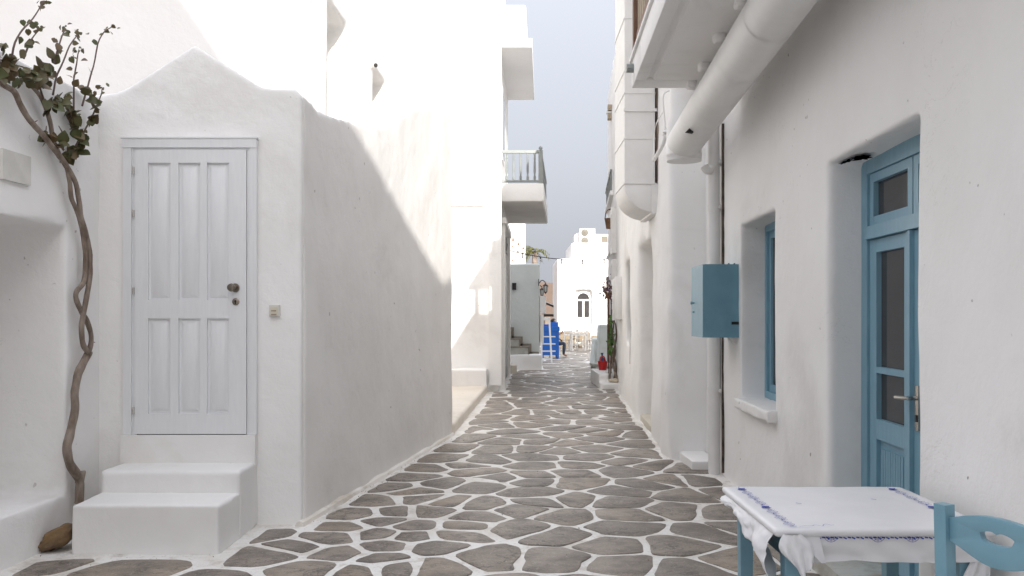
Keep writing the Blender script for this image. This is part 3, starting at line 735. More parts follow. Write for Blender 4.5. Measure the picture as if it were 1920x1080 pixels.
# ------------------------------------------------------------------ right: house with the blue door
def RX(Y): return 1.70+0.036*Y
def sh(bm):
    for v in bm.verts: v.co.x += RX(v.co.y)
    return bm
DY, DT, WY, WZ = (4.02, 5.30), 2.42, (6.53, 7.62), (0.80, 2.29)
H = thing('house', 'white house with the tall blue double door and blue window', 'house', (2.5, 5, 0))
bm = BM()
for (ya, yb, za, zb) in ((2.0, DY[0], -.05, 5.9), (DY[1], WY[0], -.05, 5.9), (WY[1], 9.6, -.05, 5.9), (DY[0]-.1, DY[1]+.1, DT, 5.9), (WY[0]-.1, WY[1]+.1, WZ[1], 5.9), (WY[0]-.1, WY[1]+.1, -.05, WZ[0]), (DY[0]-.1, DY[1]+.1, -.05, 0.02)):
    box(bm, 0, 0.6, ya, yb, za, zb)
sh(bm); plaster('wall', bm, WHITE_OLD, H, 0.021, waves=((1.1, 0.022), (0.25, 0.006)), smooth=1)
bm = BM(); box(bm, 0, 4, -4, 2.05, -.05, 5.88); box(bm, 0.55, 4, 2.0, 9.55, -.05, 5.88); sh(bm); obj('house_body', bm, WHITE_OLD, H)
bm = BM(); box(bm, 0.1, 4, -4, 4.6, 5.8, 6.54); sh(bm); obj('shade_storey', bm, WHITE_OLD, H)  # unseen upper block, its height shaped to shade the balcony house wall
bm = BM(); box(bm, 0.2, 3, 3.7, 6.3, 7.33, 7.41)  # unseen slab on posts, added to cast a shadow down the lane
for px, py in ((.3, 3.9), (.3, 6.1), (2.8, 3.9), (2.8, 6.1)): box(bm, px, px+.1, py-.05, py+.05, 5.8, 7.335)
sh(bm); obj('shade_slab', bm, WHITE_OLD, H)
# door
bm = BM(); box(bm, -.10, .30, DY[0]+.02, DY[1]-.02, -.02, 0.10); sh(bm); obj('threshold', bm, MARBLE, H, 0.012)
bm = BM()
for (a, b_, za, zb, o0) in ((DY[0]-.03, DY[0]+.08, .1, DT+.02, .20), (DY[1]-.09, DY[1]+.03, .1, DT+.02, .20), (DY[0]+.08, DY[1]-.09, DT-.08, DT+.02, .201), (DY[0]+.081, DY[1]-.091, 1.955, 2.03, .185)):
    box(bm, o0, .30, a, b_, za, zb)
sh(bm); door = obj('door', bm, BLUE, H, 0.006)
def leaf(ya, yb, za, zb, cells_, stile_w, name, o0=.215):
    """frame of stiles and rails around openings (z0,z1)"""
    bm = BM(); box(bm, o0, o0+.045, ya, ya+stile_w, za, zb); box(bm, o0, o0+.045, yb-stile_w, yb, za, zb)
    z = za
    for c0, c1 in sorted(cells_): box(bm, o0+.0005, o0+.0445, ya+stile_w-.001, yb-stile_w+.001, z, c0); z = c1
    box(bm, o0+.0005, o0+.0445, ya+stile_w-.001, yb-stile_w+.001, z, zb)
    sh(bm); return obj(name, bm, BLUE, door, 0.005)
L1, L2 = (4.60, 5.205), (4.105, 4.588)
GC = [(0.22, 0.80), (0.915, 1.18), (1.215, 1.875)]
for (ya, yb) in (L1, L2):
    leaf(ya, yb, .11, 1.95, GC, .105, 'door_leaf')
    for c0, c1 in GC[1:]:
        bm = BM(); box(bm, .245, .252, ya+.09, yb-.09, c0-.02, c1+.02); sh(bm); obj('pane', bm, GLASS, door)
    bm = BM(); c0, c1 = GC[0]; box(bm, .240, .252, ya+.09, yb-.09, c0-.02, c1+.02)
    w_ = (yb-ya-.21-.08)/9
    for k in range(9): box(bm, .226, .242, ya+.105+.04+w_*k+.004, ya+.105+.04+w_*(k+1)-.004, c0+.05, c1-.05)
    sh(bm); obj('beaded_panel', bm, BLUE, door, 0.003)
    leaf(ya, yb, 2.033, DT-.083, [(2.085, 2.285)], .06, 'transom_sash')
    bm = BM(); box(bm, .245, .252, ya+.05, yb-.05, 2.075, 2.295); sh(bm); obj('pane', bm, GLASS, door)
bm = BM(); box(bm, .19, .216, 4.578, 4.612, .11, 1.95); sh(bm); obj('meeting_strip', bm, BLUE, door, 0.006)
bm = BM(); box(bm, .205, .216, 4.505, 4.55, .92, 1.15); sh(bm); obj('handle_plate', bm, CHROME, door, 0.004)
bm = BM(); x0 = RX(4.53); tube(bm, cr([(x0+.21, 4.528, 1.085), (x0+.165, 4.528, 1.085), (x0+.155, 4.545, 1.085), (x0+.155, 4.66, 1.08)], 4), .010, 8); obj('handle', bm, CHROME, door)
bm = BM(); box(bm, .200, .206, 4.518, 4.537, .965, 1.0); sh(bm); obj('lock', bm, IRON, door)
# window
bm = BM()
for (a, b_, za, zb) in ((WY[0], WY[0]+.06, WZ[0], WZ[1]), (WY[1]-.06, WY[1], WZ[0], WZ[1]), (WY[0]+.06, WY[1]-.06, WZ[1]-.06, WZ[1]), (WY[0]+.06, WY[1]-.06, WZ[0], WZ[0]+.07)): box(bm, .20, .28, a, b_, za, zb)
sh(bm); win = obj('window', bm, BLUE, H, .006)
bm = BM(); mid = (WY[0]+WY[1])/2
for a, b_ in ((WY[0]+.06, mid), (mid, WY[1]-.06)):
    for (p, q, za, zb) in ((a+.002, a+.06, WZ[0]+.07, WZ[1]-.06), (b_-.06, b_-.002, WZ[0]+.07, WZ[1]-.06), (a+.06, b_-.06, WZ[0]+.071, WZ[0]+.13), (a+.06, b_-.06, WZ[1]-.12, WZ[1]-.061)): box(bm, .225, .265, p, q, za, zb)
sh(bm); obj('sash', bm, BLUE, win, .004)
bm = BM(); box(bm, .245, .252, WY[0]+.08, WY[1]-.08, WZ[0]+.1, WZ[1]-.1); sh(bm); obj('pane', bm, GLASS, win)
bm = BM(); box(bm, -.065, .21, WY[0]-.06, WY[1]+.03, WZ[0]-.075, WZ[0]+.012); sh(bm); plaster('sill', bm, WHITE_STEP, H, 0.014, waves=((0.15, 0.02),), smooth=1)
# flaked dark patch on the door soffit, crack beside the downpipe
bm = BM()
def blotch(bm, f, cx_, cy_, rx, ry, n=40, sd=0):
    pts = []
    for k in range(n):
        a = k*2*PI/n; r = 0.55+0.55*noise.noise(Vector((math.cos(a)*2.2+sd, math.sin(a)*2.2, sd)))+.2*noise.noise(Vector((math.cos(a)*7, math.sin(a)*7, sd)))
        pts.append(bm.verts.new(f(cx_+rx*r*math.cos(a), cy_+ry*r*math.sin(a))))
    bm.faces.new(pts)
blotch(bm, lambda a, b_: (RX(5.0)+a, b_, DT-.012), .11, 5.04, .10, .14, sd=3); blotch(bm, lambda a, b_: (RX(5.0)+a, b_, DT-.0115), .07, 5.15, .035, .16, sd=8)
bmesh.ops.solidify(bm, geom=bm.faces[:], thickness=.006); obj('flaked_patch', bm, STAIN, H)
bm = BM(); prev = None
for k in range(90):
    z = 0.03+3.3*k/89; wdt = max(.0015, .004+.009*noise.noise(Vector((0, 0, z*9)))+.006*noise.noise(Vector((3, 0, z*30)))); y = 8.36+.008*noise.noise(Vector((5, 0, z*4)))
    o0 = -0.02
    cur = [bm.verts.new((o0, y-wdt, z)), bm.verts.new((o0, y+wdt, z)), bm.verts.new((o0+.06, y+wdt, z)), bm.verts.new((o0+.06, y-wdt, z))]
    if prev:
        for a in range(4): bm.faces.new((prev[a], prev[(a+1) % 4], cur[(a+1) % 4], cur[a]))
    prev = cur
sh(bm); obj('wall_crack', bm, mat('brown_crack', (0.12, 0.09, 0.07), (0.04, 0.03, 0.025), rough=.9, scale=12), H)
# balcony over the lane
bm = BM(); z0, z1, oo = 3.48, 3.70, -.94
prism(bm, [(oo, z0), (oo+.10, z0), (oo+.105, z0+.022), (oo+.15, z0+.022), (oo+.155, z0), (.05, z0), (.05, z1), (oo, z1)], 'xz', -1.5, 7.40)
prism(bm, [(oo, z0), (.05, z0), (.05, z1), (oo, z1)], 'xz', 7.40, 7.66); sh(bm)
bal = obj('balcony', bm, WHITE_OLD, H, 0.012)
bm = BM(); box(bm, oo-.02, oo+.06, -1.5, 7.68, z1, z1+.03); sh(bm); obj('coping', bm, WHITE_OLD, bal, .006)
for k in range(5):
    y = 7.55-1.6*k
    bm = BM(); box(bm, oo+.0, oo+.09, y-.045, y+.045, z1+.03, z1+1.05); sh(bm); obj('post', bm, BROWNWOOD, bal, .006)
bm = BM(); box(bm, oo+.005, oo+.085, -1.5, 7.5, z1+1.0, z1+1.07); box(bm, oo+.02, oo+.07, -1.5, 7.5, z1+.14, z1+.20); box(bm, oo+.02, 0.0, 7.52, 7.58, z1+1.0, z1+1.07); box(bm, oo+.02, 0, 7.52, 7.58, z1+.14, z1+.2); sh(bm); obj('rail', bm, BROWNWOOD, bal, .005)
for k in range(40):
    y = 7.42-.16*k
    bm = BM(); box(bm, oo+.03, oo+.06, y-.02, y+.02, z1+.2, z1+1.0); sh(bm); obj('picket', bm, PALEWOOD, bal)
for k in range(5):
    x = oo+.2+.16*k
    bm = BM(); box(bm, x, x+.04, 7.535, 7.565, z1+.2, z1+1.0); sh(bm); obj('picket', bm, PALEWOOD, bal)
bm = BM(); tube(bm, [(RX(7.5)+oo-.06, 7.5, z1-.09), (RX(7.5)+oo+.05, 7.5, z1-.09)], .038, 10); obj('drain_spout', bm, GREYP, bal)
for y, o_ in ((6.2, -.47), (6.9, -.45), (7.45, -.46), (5.5, -.47)):
    bm = BM(); box(bm, o_-.04, o_+.04, y-.05, y+.05, z0-.06, z0+.01); sh(bm); plaster('plaster_lump', bm, WHITE_OLD, bal, .014, waves=((.06, .02),))

# round vent pipe
t = thing('vent_pipe', 'fat round white vent pipe running under the balcony into a capped stack', 'pipe', (1.65, 8.4, 3))
R_ = .165
def pc_(Y): return Vector((RX(Y)-.362, Y, 3.165+.036*(8.4-Y)))
bm = BM(); tube(bm, [pc_(8.45), pc_(8.42), pc_(7.0), pc_(4.5), pc_(1.0)], R_, 40); obj('horizontal_run', bm, DUCTP, t)
bm = BM(); c = pc_(8.45)
lathe(bm, [(0, 2.99), (R_, 2.99), (R_, 3.035), (R_+.004, 3.04), (R_+.004, 3.06), (R_, 3.065), (R_, 3.3), (R_-.03, 3.42), (R_-.035, 6.5), (0, 6.5)], Matrix.Translation((c.x, c.y, 0)), 40); obj('stack', bm, DUCTP, t, angle=50)
for Y in (8.05, 7.55, 6.9, 6.0, 5.2, 4.4, 3.6):
    bm = BM(); d = (pc_(Y+.1)-pc_(Y)).normalized(); tube(bm, [pc_(Y)-d*.006, pc_(Y)+d*.006], R_+.003, 40, cap=False); obj('seam', bm, DUCTP, t)
bm = BM(); p = pc_(7.45)+Vector((-.115, 0, -.12)); prism(bm, [(p.x-.03, p.z-.02), (p.x+.03, p.z-.03), (p.x+.02, p.z+.03)], 'xz', p.y-.03, p.y+.03); obj('torn_hole', bm, DARK, t)
# downpipe
t = thing('downpipe', 'white vertical drainpipe between window wall and stepped-out neighbour', 'drainpipe', (1.945, 8.5, 0))
bm = BM(); tube(bm, [(1.94, 8.5, 0.0), (1.945, 8.5, 1.4), (1.935, 8.5, 3.4)], .056, 18); obj('pipe', bm, DUCTP, t)
for z in (.80, 2.55, 2.98):
    bm = BM(); tube(bm, [(1.942, 8.5, z-.03), (1.942, 8.5, z+.03)], .063, 18); cl = obj('coupling', bm, DUCTP, t)
    bm = BM(); tube(bm, [(1.99, 8.42, z), (2.02, 8.38, z)], .014, 8); lathe(bm, [(.02, 0), (.02, .03), (0, .035)], M_to((1.985, 8.43, z), (0, -1, 0)), 8); obj('clamp', bm, WPAINT, cl)
bm = BM(); tube(bm, cr([(1.835, 8.45, 2.945), (1.87, 8.45, 2.90), (1.94, 8.49, 2.95)], 4), .04, 12); obj('side_inlet', bm, DUCTP, t)
t = thing('kerb_block', 'low white plaster block at the foot of the drainpipe', 'block', (1.85, 8.9, 0))
bm = BM(); box(bm, 1.76, 2.02, 8.66, 9.35, -.03, .095); plaster('block', bm, WHITE_STEP, t, .018)
# blue meter cupboard
t = thing('meter_cupboard', 'blue painted cupboard box fixed on the wall beside the blue window', 'cupboard', (1.85, 7.9, 1.3))
bm = BM(); xa, xb, ya, yb, za, zb = RX(7.69)-.32, RX(7.69)+.03, 7.69, 8.17, 1.324, 1.962
box(bm, xa+.018, xb, ya, yb, za, zb); bd = obj('cabinet', bm, BLUEBOX, t, .004)
bm = BM(); box(bm, xa, xa+.0175, ya, yb, za+.002, zb-.002); dr = obj('door', bm, BLUEBOX, t, .004)
bm = BM(); lathe(bm, [(.007, 0), (.007, .015), (.016, .022), (.014, .032), (0, .036)], M_to((xa, 8.05, 1.63), (-1, 0, 0)), 10); obj('knob', bm, BLUEBOX, dr)
bm = BM(); lathe(bm, [(.01, 0), (.008, .012), (0, .014)], M_to((xa, 8.06, 1.55), (-1, 0, 0)), 8); obj('lock', bm, BLUEBOX, dr)
for z in (1.87, 1.42):
    bm = BM(); box(bm, xa+.022, xa+.058, ya-.0035, ya+.002, z-.025, z+.025); tube(bm, [(xa+.02, ya-.003, z-.025), (xa+.02, ya-.003, z+.025)], .005, 6); obj('hinge', bm, BLUEBOX, bd)
bm = BM(); box(bm, xb-.10, xb-.035, ya-.003, ya+.002, 1.437, 1.462); obj('slot', bm, DARK, bd)
bm = BM(); tube(bm, cr([(xb-.11, ya+.1, 1.325), (xb-.07, ya+.1, 1.28), (xb-.02, ya+.1, 1.27), (xb+.0, ya+.1, 1.30)], 4), .008, 6); obj('cable', bm, WPAINT, t)
for dx in (-.10, -.05):
    bm = BM(); lathe(bm, [(.006, 0), (.008, .012), (0, .016)], Matrix.Translation((xb+dx, ya+.1, zb)), 6); obj('screw', bm, IRON, t)

# ------------------------------------------------------------------ right: stepped-out neighbour
FL = [(9.3, 1.66), (14.3, 1.915), (18.3, 2.185), (24.0, 2.60)]
def NX(Y):
    for (a, xa), (b_, xb) in zip(FL, FL[1:]):
        if Y <= b_: return xa+(xb-xa)*(Y-a)/(b_-a)
    return FL[-1][1]
def nbox(bm, o0, o1, ya, yb, za, zb):
    n = max(1, int((yb-ya)/1.0)); 
    ys = [ya+(yb-ya)*k/n for k in range(n+1)]
    prism(bm, [(NX(y)+o0, y) for y in ys]+[(NX(y)+o1, y) for y in reversed(ys)], 'xy', za, zb)
G = thing('house', 'long white neighbour house with wavy plaster and a square metal duct', 'house', (2.6, 14, 0))
bm = BM()
D1, D1T, S1, S1Z = (11.2, 12.88), 2.52, (14.5, 15.55), (1.05, 2.46)
H1, H2 = 7.4, 7.5
for (ya, yb, za, zb) in ((9.3, D1[0], -.05, H1), (D1[1], S1[0], -.05, H1), (S1[1], 17.2, -.05, 7.72), (17.0, 24.0, -.05, H2), (D1[0]-.05, D1[1]+.05, D1T, H1), (S1[0]-.05, S1[1]+.05, S1Z[1], 7.6), (S1[0]-.05, S1[1]+.05, -.05, S1Z[0]), (D1[0]-.05, D1[1]+.05, -.05, .04)):
    nbox(bm, 0, .6, ya, yb, za, zb)
box(bm, 1.66, 2.6, 9.3, 9.8, -.05, H1)
plaster('wall', bm, WHITE, G, 0.045, waves=((1.3, 0.07), (0.5, 0.03), (0.15, 0.007)), smooth=4)
bm = BM(); prism(bm, [(2.2, 9.4), (2.45, 14.3), (2.7, 18.3), (3.05, 23.9), (7, 23.9), (7, 9.4)], 'xy', -.05, 7.35); obj('house_body', bm, WHITE, G)
bm = BM(); nbox(bm, .38, .46, D1[0]+.03, D1[1]-.03, .04, D1T-.02); obj('recessed_door', bm, WPAINT, G)
bm = BM(); nbox(bm, .02, .42, D1[0]+.05, D1[1]-.02, -.02, .10); obj('door_sill', bm, BEIGESTEP, G, .02)
bm = BM(); nbox(bm, .14, .2, S1[0]+.02, S1[1]-.02, S1Z[0]+.02, S1Z[1]-.02); wn = obj('shutter', bm, WPAINT, G)
for k in range(24):
    z = S1Z[0]+.10+k*.053
    bm = BM(); nbox(bm, .09, .145, S1[0]+.08, S1[1]-.08, z, z+.03); obj('slat', bm, GREYP, wn)
bm = BM(); tube(bm, [(NX(14.3)-.012, 14.3, .75), (NX(14.3)-.012, 14.3, 1.3)], .012, 6); obj('wall_pipe', bm, WPAINT, G)
# small far openings
for (a, b_, za, zb) in ((19.2, 19.9, 2.9, 3.9), (19.0, 19.7, 2.2, 2.75)):
    bm = BM()
    for (p, q, c0, c1) in ((a, a+.12, za, zb), (b_-.12, b_, za, zb), (a+.12, b_-.12, za, za+.12), (a+.12, b_-.12, zb-.12, zb)): nbox(bm, -.09, .02, p, q, c0, c1)
    wn = obj('window', bm, WPAINT, G)
    bm = BM(); nbox(bm, -.03, .03, a+.1, b_-.1, za+.1, zb-.1); obj('pane', bm, PALEWOOD, wn)
bm = BM(); nbox(bm, -.09, .05, 20.2, 23.9, 4.28, 4.40); nbox(bm, -.06, .05, 20.3, 23.8, 3.05, 3.12); obj('ledge', bm, WHITE, G, .02)
bm = BM()
for y in (20.3, 21.2, 22.1, 23.0): nbox(bm, -.08, -.04, y, y+.05, 4.40, 4.85)
nbox(bm, -.085, -.035, 20.2, 23.9, 4.83, 4.88); obj('ledge_railing', bm, GREYP, G)
for z in (6.42, 6.22):
    bm = BM(); nbox(bm, -.11, .1, 21.0, 21.25, z, z+.13); obj('beam_end', bm, PALEWOOD, G)
bm = BM(); nbox(bm, -.14, .1, 21.05, 21.2, 6.36, 6.41); obj('beam_end', bm, WPAINT, G)
# square duct with elbow
t = thing('air_duct', 'white square sheet metal duct ending in a curved elbow on the wall', 'duct', (1.55, 10.9, 2.7))
X0, X1, Y0, Y1, ZE = 1.335, 1.715, 10.5, 11.45, 3.09
bm = BM(); box(bm, X0, X1-.02, Y0, Y1, ZE, 7.0); obj('shaft', bm, DUCTP, t, .004)
bm = BM(); pts = [(X1+.15, ZE), (X0, ZE)]+[(X0+.36-.36*math.cos(k*PI/2/10), ZE-.34*math.sin(k*PI/2/10)) for k in range(1, 11)]+[(X1+.15, ZE-.34)]
prism(bm, pts, 'xz', Y0+.004, Y1-.004); obj('elbow', bm, DUCTP, t, .004)
bm = BM(); box(bm, X1-.06, X1+.02, Y0-.02, Y1, ZE-.36, ZE-.02); obj('wall_flange', bm, DUCTP, t, .004)
for z in (ZE, 3.62, 4.16, 4.42, 5.05, 5.7):
    bm = BM(); box(bm, X0-.008, X1-.012, Y0-.008, Y1+.008, z-.007, z+.007); obj('seam_flange', bm, DUCTP, t)
bm = BM(); box(bm, X0-.012, X1+.12, Y0-.014, Y0-.004, 3.94, 3.975); obj('strap', bm, DUCTP, t)
t = thing('gutter_board', 'dark rusty strip of board wedged behind the square duct', 'board', (1.75, 10.6, 3.2))
bm = BM(); pv = []
for k in range(40):
    z = 3.12+4*k/39; wv = .018+.014*noise.noise(Vector((1, 0, z*3))); pv.append((1.735+.01*noise.noise(Vector((0, 2, z*2))), z, wv))
prism(bm, [(p[0]-p[2], p[1]) for p in pv]+[(p[0]+p[2], p[1]) for p in reversed(pv)], 'xz', 10.47, 10.52); obj('board', bm, mat('rusty_board', (0.28, 0.2, 0.14), (0.10, 0.07, 0.05), rough=.9, scale=5), t)
t = thing('cable', 'thin white cable looping over the neighbour wall above the pipe cap', 'cable', (1.8, 9.28, 3.4))
bm = BM(); tube(bm, cr([P(1243, 255, 9.2), P(1247, 235, 9.2), P(1243, 185, 9.2), P(1250, 172, 9.2), P(1264, 170, 9.2)], 5), .008, 6)
tube(bm, cr([P(1225, 290, 9.7), P(1228, 240, 9.7), P(1243, 210, 9.25)], 4), .006, 6); lathe(bm, [(.0, -.03), (.035, 0), (0, .035)], Matrix.Translation(P(1248, 248, 9.2)), 8); obj('cable_run', bm, WPAINT, t)
bm = BM(); tube(bm, cr([P(1226, 300, 9.75), P(1238, 280, 9.45), P(1246, 262, 9.3), P(1250, 240, 9.28)], 4), .022, 10); obj('plastered_pipe', bm, WHITE, t)

# white meter box, planter with climber and other small things down the lane
t = thing('meter_box', 'white metal meter box on the neighbour wall above the climber', 'box', (2.05, 17.2, 1.5))
x = NX(16.9); bm = BM(); nbox(bm, -.13, .05, 16.6, 16.95, 1.46, 2.27); obj('box_body', bm, WPAINT, t, .01)
bm = BM(); nbox(bm, -.15, .05, 17.0, 17.55, 1.44, 2.24); obj('second_cabinet', bm, WPAINT, t, .01)
t = thing('planter', 'white stepped plaster planter at the foot of the climber stems', 'planter', (2.05, 18.8, 0))
bm = BM(); box(bm, 1.84, 2.35, 18.4, 19.1, -.03, .13); box(bm, 1.84, 2.05, 18.75, 20.4, -.03, .30); box(bm, 1.84, 2.4, 20.0, 20.6, -.03, .30); plaster('masonry', bm, WHITE_STEP, t, .03)
for (a, b_, r) in ((2.08, 18.65, .055), (2.17, 18.62, .08), (2.26, 18.7, .06)):
    bm = BM(); bmesh.ops.create_icosphere(bm, subdivisions=2, radius=r, matrix=Matrix.Translation((a, b_, .17)) @ Matrix.Diagonal((1, 1, .7, 1))); s_ = obj('pebble', bm, PALEROCK, t)
t = thing('climbing_vine', 'twisted bare climber stems with a green leafy shoot rising from the planter', 'vine', (2.2, 19, .15))
for k, (sx, ph, am) in enumerate(((1150, 0, 5), (1153, 2, 5), (1149, 4, 6))):
    pts = [P(sx+am*math.sin(z*.062+ph)*(1-(z/140)**2)-(2 if z > 110 else 0), 716-z, 18.9+.06*math.cos(z*.07+ph)) for z in np.linspace(0, 122, 26)]
    bm = BM(); tube(bm, pts, [.028-.0005*i for i in range(26)], 6); obj('stem', bm, BARK, t)
for k, (a, b_) in enumerate((((1144, 716), (1147, 580)), ((1141, 700), (1143, 600)), ((1146, 700), (1146, 560)))):
    bm = BM(); tube(bm, [P(a[0], a[1], 19.0), P(b_[0], b_[1], 19.0)], .012, 5); obj('stake', bm, TWIG if k else BROWNWOOD, t)
bm = BM()
def leaf_quad(bm, c, s, rnd=random):
    n = Vector((rnd.gauss(0, 1), rnd.gauss(0, 1)-.5, rnd.gauss(0, .7))).normalized(); u = n.orthogonal().normalized(); u.rotate(Matrix.Rotation(rnd.uniform(0, 2*PI), 3, n)); v = n.cross(u)
    p = [c-v*s, c-v*s*.4+u*s*.6+n*s*.12, c+v*s*.3+u*s*.5+n*s*.1, c+v*s, c+v*s*.3-u*s*.5+n*s*.1, c-v*s*.4-u*s*.6+n*s*.12]
    vs = [bm.verts.new(q) for q in p]; bm.faces.new((vs[0], vs[1], vs[2], vs[3])); bm.faces.new((vs[0], vs[3], vs[4], vs[5]))
for k in range(170):
    y = random.uniform(592, 664); wd = 1.5 if y < 622 else 4.5
    leaf_quad(bm, P(1145+random.gauss(0, wd*.6), y, 18.9+random.gauss(0, .1)), random.uniform(.028, .05))
tag(obj('foliage', bm, LEAF2, t, smooth=False), kind='stuff')
t = thing('bucket', 'red bucket with two raised handles standing on the planter', 'bucket', (1.98, 20.2, .3))
c = P(1130, 697, 20.2); c.z = .30
bm = BM(); lathe(bm, [(0, 0), (.085, 0), (.115, .2), (.12, .2), (.11, .195), (.08, .01), (0, .01)], Matrix.Translation(c), 16); obj('pail', bm, RED, t)
for s in (-1, 1):
    bm = BM(); tube(bm, cr([c+Vector((-.06, s*.09, .19)), c+Vector((-.045, s*.06, .29)), c+Vector((.03, s*.06, .30)), c+Vector((.06, s*.09, .19))], 4), .011, 6); obj('handle', bm, RED, t)
t = thing('spray_bottle', 'dark blue bottle standing behind the red bucket', 'bottle', (2.05, 20.4, .3))
c = P(1129, 681, 20.45); c.z = .30; bm = BM(); lathe(bm, [(0, 0), (.05, 0), (.05, .2), (.045, .25), (.02, .29), (.02, .34), (.03, .35), (.03, .38), (0, .38)], Matrix.Translation(c), 12); obj('bottle', bm, NAVY, t)
t = thing('plank_bench', 'low grey weathered plank bench behind the red bucket', 'bench', (2.0, 22, 0))
bm = BM(); box(bm, 1.95, 2.45, 21.5, 22.3, .30, .36); obj('seat', bm, STEPSTONE, t, .006)
for a in (1.98, 2.36):
    for b_ in (21.55, 22.2):
        bm = BM(); box(bm, a, a+.06, b_, b_+.06, 0, .30); obj('leg', bm, STEPSTONE, t)
t = thing('pillar', 'mottled white plaster pillar with a wedge buttress right of the terrace chairs', 'pillar', (2.7, 27, 0))
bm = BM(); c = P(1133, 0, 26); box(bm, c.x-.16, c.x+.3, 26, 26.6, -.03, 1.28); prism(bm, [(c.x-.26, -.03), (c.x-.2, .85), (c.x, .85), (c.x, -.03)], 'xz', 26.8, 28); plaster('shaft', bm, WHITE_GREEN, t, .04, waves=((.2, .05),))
t = thing('post', 'thin dark wooden post under the purple flower basket', 'post', (2.48, 22.5, 0))
c = P(1141, 0, 22.4); bm = BM(); box(bm, c.x-.03, c.x+.03, 22.4, 22.46, 0, 2.0); obj('shaft', bm, BROWNWOOD, t)
def basket(px, py, Y, label, flower):
    c = P(px, py, Y); t = thing('hanging_basket', label, 'basket', c)
    if not flower:
        bm = BM(); lathe(bm, [(0, 0), (.07, 0), (.11, .24), (.12, .25), (.10, .24), (.06, .02), (0, .02)], Matrix.Translation(c), 12); obj('body', bm, WICKER, t)
        bm = BM(); tube(bm, cr([c+Vector((-.1, 0, .24)), c+Vector((-.07, 0, .40)), c+Vector((0, 0, .47)), c+Vector((.07, 0, .40)), c+Vector((.1, 0, .24))], 4), .012, 6); obj('handle', bm, WICKER, t)
        bm = BM(); tube(bm, cr([c+Vector((0, 0, .47)), c+Vector((.12, 0, .5)), Vector((NX(Y)+.02, Y, c.z+.45))], 4), .012, 6); obj('hook', bm, IRON, t)
    else:
        bm = BM(); lathe(bm, [(0, 0), (.06, .02), (.09, .16), (0, .16)], Matrix.Translation(c), 10); obj('body', bm, WICKER, t)
        bm = BM()
        for k in range(130): leaf_quad(bm, c+Vector((random.gauss(0, .07), random.gauss(0, .07), .2+random.gauss(0, .12))), random.uniform(.025, .045))
        tag(obj('blossom', bm, FLOWER, t, smooth=False), kind='stuff')
        bm = BM(); tube(bm, cr([c+Vector((0, 0, .1)), c+Vector((.05, 0, .42)), Vector((NX(Y)+.02, Y, c.z+.45))], 4), .012, 6); obj('hook', bm, IRON, t)
basket(1142, 429, 21.5, 'brown wicker basket hanging high on the neighbour wall', False)
basket(1141, 561, 20.6, 'hanging basket full of purple dried flowers on the neighbour wall', True)
def spot(px, py, Y, label, s=1):
    c = P(px, py, Y); t = thing('spotlight', label, 'spotlight', c)
    bm = BM(); box(bm, c.x-.035*s, c.x+.035*s, Y-.06, Y+.06, c.z-.12*s, c.z+.12*s); obj('head', bm, GREYP, t, .008)
    bm = BM(); tube(bm, cr([c, c+Vector((.08, 0, -.02)), Vector((NX(Y)+.02, Y, c.z-.04))], 4), .02, 6); obj('arm', bm, GREYP, t)
spot(1150, 404, 20.0, 'grey spotlight tube beside the wicker basket')
spot(1139, 526, 21.6, 'grey spotlight tube above the purple flower basket', .8)
spot(1132, 543, 23.4, 'smallest grey spotlight left of the purple flower basket', .6)
# string lights
t = thing('string_lights', 'sagging black string of small bulbs across the lane', 'string lights', (1.3, 24, 3.2))
A_, B_ = Vector((-.08, 23.4, 3.27)), Vector((2.62, 23.9, 3.08)); pts = [A_.lerp(B_, f)+Vector((0, 0, -.12*4*f*(1-f))) for f in np.linspace(0, 1, 24)]
bm = BM(); tube(bm, pts, .011, 5); obj('wire', bm, IRON, t)
for f in (.13, .31, .52, .73, .95):
    p = A_.lerp(B_, f)+Vector((0, 0, -.12*4*f*(1-f)))
    bm = BM(); lathe(bm, [(.014, -.005), (.016, -.06), (0, -.06)], Matrix.Translation(p), 6); sk = obj('socket', bm, IRON, t)
    bm = BM(); lathe(bm, [(.012, -.06), (.03, -.10), (0, -.135)], Matrix.Translation(p), 8); obj('bulb', bm, mat('clear_bulb', (.75, .75, .72), rough=.1), t)

# ------------------------------------------------------------------ terrace furniture
t = thing('counter', 'bright blue wooden counter with scrolled top at the stair corner', 'counter', (1.4, 32, 0))
x0, x1, y0, y1 = 1.06, 1.70, 32.0, 32.7
bm = BM(); box(bm, x0, x1, y0, y1, .13, 1.12); obj('body', bm, BRIGHTBLUE, t, .01)
bm = BM(); box(bm, x0-.03, x1+.03, y0-.03, y1+.03, 1.0, 1.14); box(bm, x0-.02, x1+.02, y0-.02, y1+.02, 1.145, 1.17); obj('cornice', bm, BRIGHTBLUE, t, .01)
for a in (x0+.005, x1-.085):
    for b_ in (y0+.005, y1-.085):
        bm = BM(); box(bm, a, a+.08, b_-.015, b_+.07, 0, .99); obj('leg', bm, BRIGHTBLUE, t)
bm = BM(); prism(bm, [(x0, 1.17), (x0, 1.24), (x0+.06, 1.30), (x0+.12, 1.24), (x0+.32, 1.24), (x0+.36, 1.30), (x0+.42, 1.27), (x0+.5, 1.36), (x0+.57, 1.28), (x1, 1.33), (x1, 1.17)], 'xz', y1-.12, y1); obj('scrolled_crest', bm, BRIGHTBLUE, t)
bm = BM(); box(bm, x0+.35, x1-.02, y1-.4, y1-.1, 1.17, 1.32); obj('top_box', bm, BRIGHTBLUE, t, .01)
t = thing('ladder_shelf', 'white ladder shelf with four rungs in front of the blue counter', 'shelf', (1.2, 29.5, 0))
